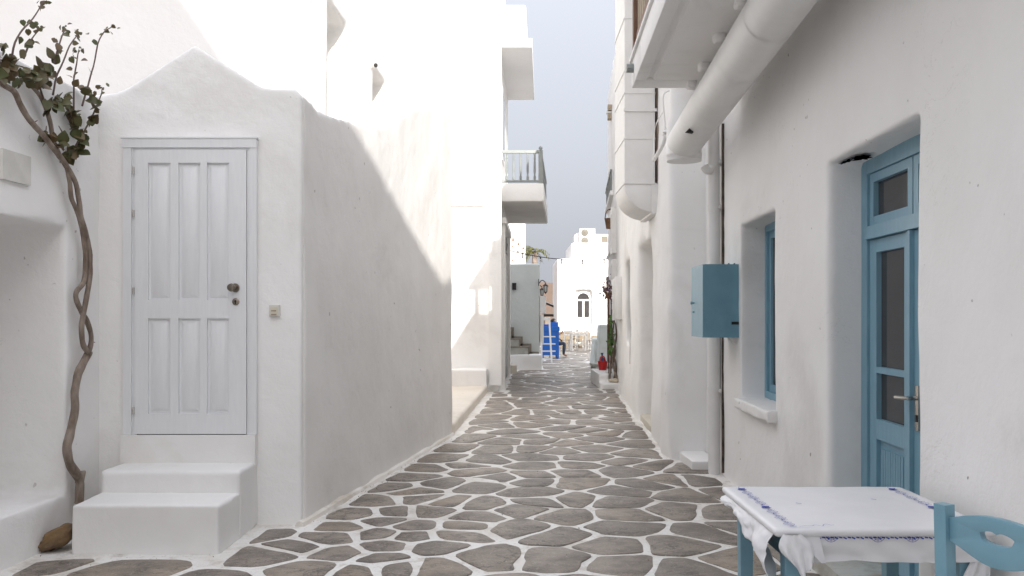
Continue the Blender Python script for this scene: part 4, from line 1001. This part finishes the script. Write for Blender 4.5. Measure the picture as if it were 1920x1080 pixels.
for a, b_ in ((.97, .98), (1.24, 1.31)):
    bm = BM(); tube(bm, [(b_, 29.2, 0), (a, 29.5, 1.5)], .04, 4); obj('rail', bm, WPAINT, t)
for z in (.10, .36, .60, .84):
    bm = BM(); box(bm, .96, 1.44 if z > .2 else 1.34, 29.2+.06*z*3, 29.5, z, z+.035); obj('rung', bm, WPAINT, t)
bm = BM(); box(bm, .95, 1.27, 29.44, 29.52, 1.4, 1.5); obj('top_bar', bm, WPAINT, t)
def make_chair(mt, label, group, heart=False):
    t = thing('chair', label, 'chair', group=group)
    wd, dp, hb = .36, .34, .97 if heart else .95
    for sx in (-1, 1):
        bm = BM(); x = sx*wd/2; box(bm, x-.019, x+.019, -.019, .019, 0, hb)
        for v in bm.verts:
            if v.co.z > .5: v.co.y -= .03
        obj('leg', bm, mt, t, .014 if heart else .004, 4)
        bm = BM(); box(bm, x-.018, x+.018, dp-.018, dp+.018, 0, .45); obj('leg', bm, mt, t, .006)
        bm = BM(); box(bm, x-.012, x+.012, .02, dp-.02, .18, .205); obj('stretcher', bm, mt, t)
    bm = BM(); box(bm, -wd/2-.02, wd/2+.02, -.01, dp+.02, .44, .462); obj('seat', bm, RUSH, t, .006)
    bm = BM(); box(bm, -wd/2, wd/2, dp-.012, dp+.012, .25, .275); box(bm, -wd/2, wd/2, -.012, .012, .22, .245); obj('stretcher', bm, mt, t)
    def slat(zl, zh, arch_, hole):
        bm = BM(); n = 24; hw = wd/2-.006
        top, bot = [], []
        for k in range(n+1):
            f = -1+2*k/n; bow = -.028*(1-f*f)
            zt = zh+arch_*(1-f*f)**1.2; zb_ = zl-.018*(1+math.cos(f*PI))*(1 if hole else .3)
            top.append((f*hw, bow, zt)); bot.append((f*hw, bow, zb_))
        th = .011; yb_ = -.022*((zl+zh)/2-.5)/.45
        if hole:
            inner = [];  m_ = 28; cz = (zl+zh)/2+.012
            outer = [top[k] for k in range(n+1)]+[bot[k] for k in range(n, -1, -1)]
            for p in outer:
                a = math.atan2((p[2]-cz)*2.2, p[0]); r = 1.0-.30*math.exp(-((a-PI/2)/.22)**2)+.12*math.cos(2*a)
                ix = .046*r*math.cos(a); inner.append((ix, -.028*(1-(ix/hw)**2), cz+.019*r*math.sin(a)))
            lay = []
            for dy in (-th, th):
                lay.append(([bm.verts.new((p[0], p[1]+dy+yb_, p[2])) for p in outer], [bm.verts.new((p[0], p[1]+dy+yb_, p[2])) for p in inner]))
            N_ = len(outer)
            for k in range(N_):
                j = (k+1) % N_
                bm.faces.new((lay[0][0][k], lay[0][0][j], lay[0][1][j], lay[0][1][k])); bm.faces.new((lay[1][0][j], lay[1][0][k], lay[1][1][k], lay[1][1][j]))
                bm.faces.new((lay[0][0][j], lay[0][0][k], lay[1][0][k], lay[1][0][j])); bm.faces.new((lay[0][1][k], lay[0][1][j], lay[1][1][j], lay[1][1][k]))
        else:
            lay = [[(bm.verts.new((a[0], a[1]+dy+yb_, a[2])), bm.verts.new((b_[0], b_[1]+dy+yb_, b_[2]))) for a, b_ in zip(top, bot)] for dy in (-th, th)]
            for k in range(n):
                bm.faces.new((lay[0][k][0], lay[0][k+1][0], lay[0][k+1][1], lay[0][k][1])); bm.faces.new((lay[1][k][0], lay[1][k][1], lay[1][k+1][1], lay[1][k+1][0]))
                bm.faces.new((lay[0][k][0], lay[1][k][0], lay[1][k+1][0], lay[0][k+1][0])); bm.faces.new((lay[0][k][1], lay[0][k+1][1], lay[1][k+1][1], lay[1][k][1]))
        bmesh.ops.recalc_face_normals(bm, faces=bm.faces[:])
        obj('back_slat', bm, mt, t, .003 if heart else 0, 2)
    if heart:
        slat(.872, .932, .036, True); slat(.70, .76, .03, False); slat(.58, .63, .02, False)
    else:
        slat(.82, .89, .02, False); slat(.66, .72, .01, False)
    return t
WG = 'white chairs on the sunlit terrace'
wc = make_chair(WPAINT, 'white wooden chair on the terrace nearest the seated person', WG)
spots = [(2.55, 40.3, .3, None), (2.98, 40.8, 1.7, 'white wooden chair turned sideways at the middle of the terrace row'), (3.42, 40.0, -1.5, 'white wooden chair below the arched window right pane'),
         (3.75, 40.4, .1, 'white wooden chair at the right end of the front terrace row'), (4.15, 42.4, 1.2, 'white wooden chair at the back of the terrace near the pillar'), (3.3, 43.2, 3.0, 'white wooden chair against the arched window house wall')]
for k, (x, y, a, lab) in enumerate(spots):
    o = wc if k == 0 else copy_tree(wc)
    o.location = (x, y, .012); o.rotation_euler = (0, 0, a)
    if lab: o['label'] = lab
t = thing('contrast_block', 'low beige block added behind the terrace chairs to darken their gaps', 'bench', (4.2, 44.3, 0))
bm = BM(); box(bm, 2.2, 7.5, 44.0, 44.7, -.03, .78); obj('contrast_body', bm, mat('contrast_beige', (0.24, 0.195, 0.14), (0.18, 0.145, 0.105), rough=.9, scale=3), t, .03)  # beige block added as contrast behind the white chairs
def white_table(x, y, a, label):
    t = thing('table', label, 'table', (x, y, 0), a, group='white tables on the sunlit terrace')
    Mx = Matrix.Translation((x, y, 0)) @ Matrix.Rotation(a, 4, 'Z')
    for nm, bx in (('tabletop', (-.36, .36, -.36, .36, .78, .81)), ('apron', (-.32, .32, -.32, .32, .69, .78))):
        bm = BM(); box(bm, *bx); bm.transform(Mx); obj(nm, bm, WPAINT, t, .004)
    for sx in (-.3, .3):
        for sy in (-.3, .3):
            bm = BM(); box(bm, sx-.025, sx+.025, sy-.025, sy+.025, 0.012, .69); bm.transform(Mx); obj('leg', bm, WPAINT, t)
    bm = BM(); box(bm, -.3, .3, -.015, .015, .28, .31); box(bm, -.3, -.27, -.3, .3, .28, .31); box(bm, .27, .3, -.3, .3, .28, .31); bm.transform(Mx); obj('stretcher', bm, WPAINT, t)
white_table(2.95, 39.6, .06, 'white wooden table nearest the shade on the terrace')
white_table(4.0, 41.6, -.1, 'white wooden table at the rear of the terrace by the house')

# seated person (body is one skinned surface)
pt = thing('person', 'person in dark jeans seated on a stool behind the blue counter, mostly hidden', 'person', (1.62, 33.2, 0))
J = {'pelvis': (1.55, 33.2, .52, .15), 'chest': (1.52, 33.2, .95, .15), 'neck': (1.53, 33.2, 1.16, .055), 'head': (1.57, 33.2, 1.30, .095), 'crown': (1.58, 33.2, 1.40, .07)}
for s, y in (('l', 33.08), ('r', 33.32)):
    J.update({'hip'+s: (1.58, y, .52, .10), 'knee'+s: (1.97, y-.02, .53, .075), 'ank'+s: (1.93, y-.02, .11, .042), 'toe'+s: (2.07, y-.03, .05, .035),
              'sh'+s: (1.53, 33.2+(y-33.2)*1.5, 1.08, .06), 'el'+s: (1.66, 33.2+(y-33.2)*1.7, .82, .042), 'wr'+s: (1.86, 33.2+(y-33.2)*1.2, .92 if s == 'l' else .62, .03), 'hd'+s: (1.9, 33.2+(y-33.2)*1.1, 1.0 if s == 'l' else .62, .035)})
E = [('pelvis', 'chest'), ('chest', 'neck'), ('neck', 'head'), ('head', 'crown')]
for s in 'lr': E += [('pelvis', 'hip'+s), ('hip'+s, 'knee'+s), ('knee'+s, 'ank'+s), ('ank'+s, 'toe'+s), ('chest', 'sh'+s), ('sh'+s, 'el'+s), ('el'+s, 'wr'+s), ('wr'+s, 'hd'+s)]
names = list(J); me = bpy.data.meshes.new('skel'); me.from_pydata([J[n][:3] for n in names], [(names.index(a), names.index(b_)) for a, b_ in E], [])
o = bpy.data.objects.new('skel', me); COL.objects.link(o); md = o.modifiers.new('s', 'SKIN')
for i, n in enumerate(names):
    sv = me.skin_vertices[0].data[i]; sv.radius = (J[n][3], J[n][3]); sv.use_root = n == 'pelvis'
ss = o.modifiers.new('u', 'SUBSURF'); ss.levels = 2; ss.render_levels = 2
ne = bpy.data.meshes.new_from_object(o.evaluated_get(bpy.context.evaluated_depsgraph_get())); bpy.data.objects.remove(o); bpy.data.meshes.remove(me)
ne.materials.clear()
for m_ in (JEANS, SHIRT, SKIN): ne.materials.append(m_)
for p in ne.polygons:
    c = p.center; p.use_smooth = True
    arm = c.x > 1.66 and c.z > .57 and abs(c.y-33.2) > .13 and c.z > .6
    p.material_index = 2 if (c.z > 1.13 or arm or c.z < .13) else (1 if c.z > .60 else 0)
ne.transform(rootinv(pt)); link_mesh('body', ne, pt)
bm = BM(); bmesh.ops.create_icosphere(bm, subdivisions=2, radius=.115, matrix=Matrix.Translation((1.55, 33.2, 1.355)) @ Matrix.Diagonal((1, .95, .95, 1)))
for v in [v for v in bm.verts if v.co.x > 1.60 and v.co.z < 1.38]: bm.verts.remove(v)
obj('hair', bm, HAIR, pt)
bm = BM(); bmesh.ops.create_icosphere(bm, subdivisions=1, radius=.018, matrix=Matrix.Translation((1.675, 33.2, 1.29))); obj('nose', bm, SKIN, pt)
t = thing('stool', 'wooden stool under the seated person behind the counter', 'stool', (1.5, 33.2, 0))
bm = BM(); lathe(bm, [(0, .36), (.18, .36), (.18, .40), (0, .40)], Matrix.Translation((1.53, 33.2, 0)), 16); obj('seat', bm, PALEWOOD, t)
for k in range(4):
    a = PI/4+k*PI/2; bm = BM(); tube(bm, [(1.53+.12*math.cos(a), 33.2+.12*math.sin(a), .36), (1.53+.17*math.cos(a), 33.2+.17*math.sin(a), 0)], .016, 6); obj('leg', bm, PALEWOOD, t)

# ------------------------------------------------------------------ left vine
VY = 5.95
def vy(x): return min(6.22, 3.215/(.036+(960-x)/1660)-.11)
V = thing('vine_tree', 'old twisting vine with bare trunk and dark green leaves left of the white door', 'vine', P(146, 930, VY))
def vp(l, dy=0): return [P(x, y, vy(x)+dy) for x, y in l]
def strand(name, l, r0, r1, mt=BARK, dy=0, seg=8, n=5, wob=.006):
    pts = cr(vp(l, dy), n)
    for i, p in enumerate(pts):
        if 0 < i < len(pts)-1: p += Vector((noise.noise(p*9), noise.noise(p*9+Vector((7, 0, 0)))*1.5, 0))*wob
    bm = BM(); k = len(pts); tube(bm, pts, [(r0+(r1-r0)*i/(k-1))*(1+.14*noise.noise(pts[i]*14)) for i in range(k)], seg); return obj(name, bm, mt, V)
strand('trunk', [(147, 945), (150, 915), (148, 897), (137, 880), (129, 862), (126, 838), (132, 812), (139, 775), (141, 735), (147, 702), (158, 678), (167, 660)], .031, .026)
strand('trunk_stub', [(149, 905), (152, 893), (154, 884)], .032, .026)
strand('stem', [(166, 662), (171, 640), (170, 622), (162, 600), (154, 588), (144, 566), (144, 548), (156, 530), (160, 505), (160, 470), (153, 425), (144, 395), (133, 368), (130, 340), (127, 316), (118, 301)], .019, .014)
strand('stem', [(166, 662), (156, 642), (153, 612), (157, 585), (164, 545), (169, 505), (167, 462), (160, 432), (151, 402), (146, 365), (136, 330), (122, 305), (108, 288), (90, 266), (68, 240), (50, 218), (38, 195), (26, 172), (5, 158), (-25, 130)], .019, .017, dy=-.03)
strand('branch', [(110, 290), (100, 260), (94, 228), (84, 196), (68, 170), (45, 150)], .018, .012, dy=.03)
tw = [[(75,380),(95,270),(140,190),(190,140),(240,70),(272,12)], [(150,370),(180,280),(220,220),(262,178)], [(335,600),(360,480),(400,390),(440,290),(490,215),(512,205)], [(340,400),(370,300),(400,210),(415,180)],
      [(465,800),(470,500),(490,370),(502,318)], [(520,670),(555,540),(590,420),(620,280),(660,200),(705,172)], [(520,860),(590,720),(640,600),(645,565)], [(440,1000),(500,880),(530,830)], [(280,640),(240,520),(180,440),(60,400)], [(470,780),(430,680)], [(0,400),(-20,330),(10,290)]]
for k, l in enumerate(tw): strand('twig', [(x/3.375, y/3.375) for x, y in l], .007, .0035, TWIG, dy=(-.06, .04, .0, -.04, .03, -.05, .02, 0, 0, 0, 0)[k], seg=5, n=3, wob=.004)
for (x, y, dx, dy_) in ((48, 215, -6, -20), (60, 232, 10, -6), (85, 258, 2, -22), (118, 250, -8, -14), (160, 520, 12, -2), (170, 640, 8, 2)): strand('thorn', [(x, y), (x+dx*.5, y+dy_*.5), (x+dx, y+dy_)], .005, .0025, TWIG, seg=5, n=2, wob=0)
# leaves: four folded heart shapes shared by every leaf
leaf_me = []
for k in range(4):
    bm = BM(); fold = (.12, .3, .5, .22)[k]; bend = (.1, -.2, .25, .35)[k]
    half = [(0, -.10), (.30, -.02), (.50, .22), (.50, .48), (.30, .80), (0, 1.1)]
    mids = [(0, .02), (0, .25), (0, .5), (0, .8)]
    def zf(x, y): return abs(x)*fold-bend*y*y*.4
    mv = [bm.verts.new((0, y, zf(0, y))) for y in (0, .25, .5, .8, 1.1)]
    for s in (-1, 1):
        hv = [bm.verts.new((s*x, y, zf(x, y))) for x, y in half[:1]+half[1:5]][1:]
        lo = bm.verts.new((s*.16, -.12, zf(.16, -.12)))
        for f in ((mv[0], lo, hv[0]), (mv[0], hv[0], hv[1], mv[1]), (mv[1], hv[1], hv[2], mv[2]), (mv[2], hv[2], hv[3], mv[3]), (mv[3], hv[3], mv[4])):
            bm.faces.new(f if s > 0 else f[::-1])
    me = bpy.data.meshes.new('leaf'); bm.to_mesh(me); bm.free(); me.materials.append(LEAFM); me.polygons.foreach_set('use_smooth', [True]*len(me.polygons)); leaf_me.append(me)
inv = rootinv(V); nleaf = 0
def put_leaf(p, s):
    global nleaf
    if nleaf >= 290: return
    o = bpy.data.objects.new('leaf', leaf_me[random.randrange(4)]); COL.objects.link(o); o.parent = V
    n = Vector((random.gauss(0, .6), random.gauss(-.8, .5), random.gauss(.3, .6))).normalized()
    dr = Vector((random.gauss(0, 1), random.gauss(0, .4), random.gauss(-.35, .8))); dr = (dr-n*dr.dot(n)).normalized(); sx = dr.cross(n)
    R3 = Matrix((sx, dr, n)).transposed().to_4x4()
    o.matrix_local = inv @ Matrix.Translation(p) @ R3 @ Matrix.Scale(s, 4); nleaf += 1
for l in tw:
    pts = cr([P(x/3.375, y/3.375, vy(x/3.375)+random.uniform(-.05, .03)) for x, y in l], 4)
    for i, p in enumerate(pts):
        f = i/len(pts)
        for q in range(2 if i == len(pts)-1 else (1 if random.random() < .62 else 0)):
            put_leaf(p+Vector((random.gauss(0, .018), random.gauss(0, .02), random.gauss(0, .015))), random.uniform(.045, .066)*(1-.55*f))
    for q in range(3): put_leaf(pts[-1]+Vector((random.gauss(0, .02), 0, random.gauss(0, .012))), .022)
for (x, y, r, n) in ((40,420,45,10),(150,490,55,12),(280,430,45,13),(290,510,50,10),(230,490,40,7),(320,660,35,9),(390,600,40,5),(410,650,35,5),(490,740,45,9),(450,810,30,4),(545,590,40,4),(610,650,35,4),(585,750,28,4),(505,830,28,5),(375,920,38,9),(505,935,38,6),(435,990,30,6),(300,865,25,5),(15,470,40,9),(10,290,25,6),(100,500,40,8),(470,690,30,4),(345,560,35,6)):
    for k in range(int(n*1.2)):
        a = random.uniform(0, 2*PI); q = r*math.sqrt(random.random())
        put_leaf(P((x+q*math.cos(a))/3.375, (y+q*math.sin(a))/3.375, vy((x+q*math.cos(a))/3.375)+random.gauss(-.02, .04)), random.uniform(.04, .076))

t = thing('rock', 'rough brown rock wedged between the steps and the alcove ledge', 'rock', P(105, 985, 6.0))
bm = BM(); bmesh.ops.create_icosphere(bm, subdivisions=4, radius=1)
c = Vector((-2.935, 5.72, .075))
for v in bm.verts:
    n_ = v.co.normalized(); d = 1+.28*noise.noise(n_*1.4+Vector((3, 0, 0)))+.10*noise.noise(n_*4)
    q = n_*d; v.co = c+Vector((q.x*.105+q.z*.02, q.y*.12, q.z*.078+q.x*.025))
obj('rock_body', bm, ROCK, t)
t = thing('wall_plate', 'square off-white cover plate high on the alcove house wall', 'cover plate', P(31, 314, 5.4))
bm = BM(); box(bm, 0, .028, 5.23, 5.52, 2.32, 2.50)
for v in bm.verts: v.co.x += SLX(v.co.y)-.01
obj('plate', bm, PLATE, t, .006)
t = thing('conduit', 'thin white painted conduits in the corner behind the vine trunk', 'conduit', P(130, 930, 6.3))
bm = BM(); tube(bm, [P(141, 945, 6.28), P(138, 700, 6.28), P(137, 440, 6.28)], .010, 6); tube(bm, [P(150, 330, 6.36), P(146, 360, 6.36)], .012, 6); obj('tube', bm, WPAINT, t)
bm = BM(); tube(bm, cr([P(78, 325, 5.98), P(95, 350, 6.02), P(120, 385, 6.15), P(137, 420, 6.26), P(138, 445, 6.28)], 4), .012, 6); obj('tube', bm, WPAINT, t)
bm = BM(); tube(bm, [P(128, 470, 6.2), P(127, 690, 6.2), P(126, 765, 6.2)], .006, 5); lathe(bm, [(0, -.02), (.014, 0), (0, .02)], Matrix.Translation(P(126, 770, 6.2)), 8); obj('cable_end', bm, PLATE, t)

bm = BM()
for k in range(300):
    m_ = random.random()
    if m_ < .45: y = random.uniform(5.2, 11); x = CWX(y)+.03+abs(random.gauss(0, .10)) if y > 6.4 else random.uniform(-2.95, -1.6)
    elif m_ < .75: y = random.uniform(4.4, 14); x = (RX(y)-.02 if y < 9.2 else NX(y)-.02)-abs(random.gauss(0, .08))
    else: y = random.uniform(4.8, 12); x = random.uniform(-.9, 1.6)
    leaf_quad(bm, Vector((x, y, .012+random.random()*.004)), random.uniform(.002, .0065))
tag(obj('litter', bm, LITTER, smooth=False), 'scattered crumbs of dry leaf and grit along the wall feet', 'litter', kind='stuff')

# ------------------------------------------------------------------ table, cloth, chair
TX0, TX1, TY0, TY1, TZ = .955, 1.745, 3.20, 3.985, .735
t = thing('table', 'blue legged taverna table under the white cloth by the blue door', 'table', ((TX0+TX1)/2, (TY0+TY1)/2, 0))
bm = BM(); box(bm, TX0+.012, TX1-.012, TY0+.012, TY1-.012, TZ-.03, TZ-.002); obj('tabletop', bm, BLUECHAIR, t, .006)
bm = BM()
for (a, b_, c_, d_) in ((TX0+.07, TX1-.07, TY0+.06, TY0+.08), (TX0+.07, TX1-.07, TY1-.08, TY1-.06), (TX0+.06, TX0+.08, TY0+.08, TY1-.08), (TX1-.08, TX1-.06, TY0+.08, TY1-.08)): box(bm, a, b_, c_, d_, TZ-.13, TZ-.03)
obj('apron', bm, BLUECHAIR, t, .004)
for a in (TX0+.045, TX1-.105):
    for b_ in (TY0+.045, TY1-.105):
        bm = BM(); box(bm, a, a+.06, b_, b_+.06, .005, TZ-.03)
        for v in bm.verts:
            if v.co.z < .1: v.co.x = a+.03+(v.co.x-a-.03)*.75; v.co.y = b_+.03+(v.co.y-b_-.03)*.75
        obj('leg', bm, BLUECHAIR, t, .005)
t = thing('tablecloth', 'white oilcloth with blue scroll borders gathered at the near left corner', 'tablecloth', ((TX0+TX1)/2, (TY0+TY1)/2, TZ))
bm = BM(); n = 40; g = [[None]*(n+1) for _ in range(n+1)]
for i in range(n+1):
    for j in range(n+1):
        x = TX0+(TX1-TX0)*i/n; y = TY0+(TY1-TY0)*j/n
        g[i][j] = bm.verts.new((x, y, TZ+.002+.0022*noise.noise(Vector((x*5, y*11, 0)))+.0012*noise.noise(Vector((x*22, y*30, 3)))))
for i in range(n):
    for j in range(n): bm.faces.new((g[i][j], g[i+1][j], g[i+1][j+1], g[i][j+1]))
ring = [g[i][0] for i in range(n+1)]+[g[n][j] for j in range(1, n+1)]+[g[i][n] for i in range(n-1, -1, -1)]+[g[0][j] for j in range(n-1, 0, -1)]
ctr = Vector(((TX0+TX1)/2, (TY0+TY1)/2, 0)); prev = ring
for d, z in ((.006, -.004), (.008, -.012), (.004, -.024), (-.012, -.032)):
    cur = []
    for v in ring:
        o_ = Vector((0, 0, 0))
        if abs(v.co.x-TX0) < 1e-6: o_.x -= d
        if abs(v.co.x-TX1) < 1e-6: o_.x += d
        if abs(v.co.y-TY0) < 1e-6: o_.y -= d
        if abs(v.co.y-TY1) < 1e-6: o_.y += d
        cur.append(bm.verts.new((v.co.x+o_.x, v.co.y+o_.y, TZ+z)))
    for k in range(len(ring)):
        m_ = (k+1) % len(ring); bm.faces.new((prev[k], cur[k], cur[m_], prev[m_]))
    prev = cur
bmesh.ops.recalc_face_normals(bm, faces=bm.faces[:]); obj('cloth_top', bm, CLOTH, t, angle=80)
def skirt(fn, nu, nv, name='skirt', thick=.0015):
    bm = BM(); g = [[bm.verts.new(fn(i/nu, j/nv)) for j in range(nv+1)] for i in range(nu+1)]
    for i in range(nu):
        for j in range(nv): bm.faces.new((g[i][j], g[i+1][j], g[i+1][j+1], g[i][j+1]))
    bmesh.ops.recalc_face_normals(bm, faces=bm.faces[:]); bmesh.ops.solidify(bm, geom=bm.faces[:], thickness=thick); return obj(name, bm, CLOTH, t, angle=80)
def near_skirt(u, v):
    x = 1.03+.70*u; w_ = .006*noise.noise(Vector((x*14, v*2, 0)))*(.3+v)
    return (x, TY0+.012+.02*v+w_*2-.01*v*math.sin(u*2.2), TZ-.028-v*(.098+.01*noise.noise(Vector((x*6, 0, 4)))))
skirt(near_skirt, 50, 10)
def left_skirt(u, v):       # u far->near, bunching towards the near corner
    y = TY1-.03+(TY0+.03-TY1+.03)*u; drop = .035+.05*u+.165*max(0, u-.15)**1.3
    f = .020*math.sin(v*9+u*13)*v*u+.026*noise.noise(Vector((y*9, v*2.6, 1)))*v+.012*abs(noise.noise(Vector((y*20, v*5, 4))))
    bul = .045*math.sin(PI*min(1, v*.95))*(.45+.75*u)
    return (TX0+.004-bul*(.8+.3*math.sin(y*21+v*3))-f+.075*v*v*u, y+.05*v*u+.02*math.sin(v*6)*u, TZ-.026-drop*v+.010*math.sin(y*40)*v)
skirt(left_skirt, 60, 22)
def tail(u, v):             # gathered corner tail hanging below the knot
    a = (u-.5)*2; wd = .012+.05*math.sin(PI*min(1, .12+v*.75))+.0*v; fold = .014*math.cos(a*9)*v
    return (TX0+.055+a*wd+.035*v, TY0-.004-.018*math.cos(a*1.5)-fold-.01*v+.006*noise.noise(Vector((a*3, v*5, 0))), TZ-.018-.155*v*(1-.35*abs(a))+.0*a)
skirt(tail, 26, 16)
def wing(u, v):             # folded-back flap right of the tail
    return (TX0+.075+.085*u+.02*v, TY0+.002-.012*math.sin(PI*u)*v+.004, TZ-.026-(.03+.085*(u if u < .8 else .8))*v*1.0)
skirt(wing, 16, 8)
def right_tail(u, v): 
    a = (u-.5)*2; return (TX1-.01+a*(.012+.05*v)-.05*v, TY0+.03+.01*math.cos(a*7)*v, TZ-.03-.20*v)
skirt(right_tail, 20, 12)
# printed border (flat blue line work a hair above the cloth)
def ribbon(bm, pts, nrm, w_):
    pr = None
    for i, p in enumerate(pts):
        a = pts[max(i-1, 0)]; b_ = pts[min(i+1, len(pts)-1)]; d = (b_-a)
        if d.length < 1e-7: continue
        s = d.normalized().cross(nrm)*w_/2; cur = (bm.verts.new(p-s), bm.verts.new(p+s))
        if pr: bm.faces.new((pr[0], pr[1], cur[1], cur[0]))
        pr = cur
bm = BM(); Z = TZ+.0062; up = Vector((0, 0, 1))
def motif(bm, c, ux, uy, nrm, s, full=True):
    def q(a, b_): return c+ux*(a*s)+uy*(b_*s)
    for r in ((.008, .020) if full else (.010, .016, .022)): ribbon(bm, [q(r*math.cos(k*PI/12), r*math.sin(k*PI/12)) for k in range(25 if full else 13)], nrm, .0013)
    for k in range(12 if full else 7):
        a = k*PI/6; ribbon(bm, [q(.010*math.cos(a), .010*math.sin(a)), q(.022*math.cos(a), .022*math.sin(a))], nrm, .0012)
    if full:
        for sg in (-1, 1):
            ribbon(bm, [q(sg*(.024+.008*k/6), .010*math.sin(k*1.1)) for k in range(12)], nrm, .0018)
            ribbon(bm, [q(.02*math.cos(a)*.5+sg*.03, .018*math.sin(a)) for a in np.linspace(.2, 2.6, 10)], nrm, .0013)
for xb in (TX0+.062, TX1-.062):
    yy = TY0+.03; k = 0
    while yy < TY1-.04:
        if k % 4 == 3:
            vs_ = [bm.verts.new((xb-.022, yy-.012, Z)), bm.verts.new((xb+.02, yy-.016, Z)), bm.verts.new((xb+.012, yy+.0, Z)), bm.verts.new((xb+.018, yy+.018, Z)), bm.verts.new((xb-.012, yy+.014, Z))]; bm.faces.new(vs_); yy += .055
        else: motif(bm, Vector((xb, yy+.02, Z)), Vector((0, 1, 0)), Vector((1, 0, 0)), up, 1.0); yy += .105
        ribbon(bm, [Vector((xb-.004+.004*math.sin(a*9), yy-.05+a*.05, Z)) for a in np.linspace(0, 1, 10)], up, .0025); k += 1
for (x, y, L_) in ((1.16, 3.62, .02), (1.50, 3.70, .018)): ribbon(bm, [Vector((x, y, Z)), Vector((x+L_, y-.012, Z))], up, .006)
ribbon(bm, [Vector((TX0+.09+.012*k, TY0+.016+.05*abs(math.sin(k*.9))*(k/12), Z)) for k in range(12)], up, .0025)
obj('printed_border', bm, INK, t, smooth=False)
bm = BM(); fr_ = Vector((0, -1, 0))
for xc in (1.155, 1.325, 1.45, 1.60):
    motif(bm, Vector((xc, TY0+.0045, TZ-.022)), Vector((1, 0, 0)), Vector((0, 0, -1)), fr_, 1.2, False)
for k in range(40): ribbon(bm, [Vector((1.06+.0155*k, TY0+.0045, TZ-.031)), Vector((1.072+.0155*k, TY0+.0045, TZ-.033-.004*(k % 2)))], fr_, .005)
obj('printed_border', bm, INK, t, smooth=False)
bc = make_chair(BLUECHAIR, 'blue painted taverna chair with a cut-out in its top slat beside the table', None, True)
a0, a1 = Vector((1.242, 2.50, 0)), Vector((1.392, 2.175, 0)); d = (a1-a0).normalized(); cch = (a0+a1)/2
bc.location = (cch.x, cch.y, .006); bc.rotation_euler = (0, 0, math.atan2(d.y, d.x))

# ------------------------------------------------------------------ unseen house added behind the viewer to cast the slanting shadow
t = thing('house', 'tall white house added unseen behind the viewer, its sloping roofline shaped to cast the slanting shadow', 'house', (0, -18, 0))
bm = BM(); prism(bm, [(-9, 0), (-9, 14.34), (1.64, 14.34), (2.40, 13.22), (3.43, 11.84), (9, 11.84), (9, 0)], 'xz', -21, -16.02); obj('wall', bm, WHITE, t, .05)
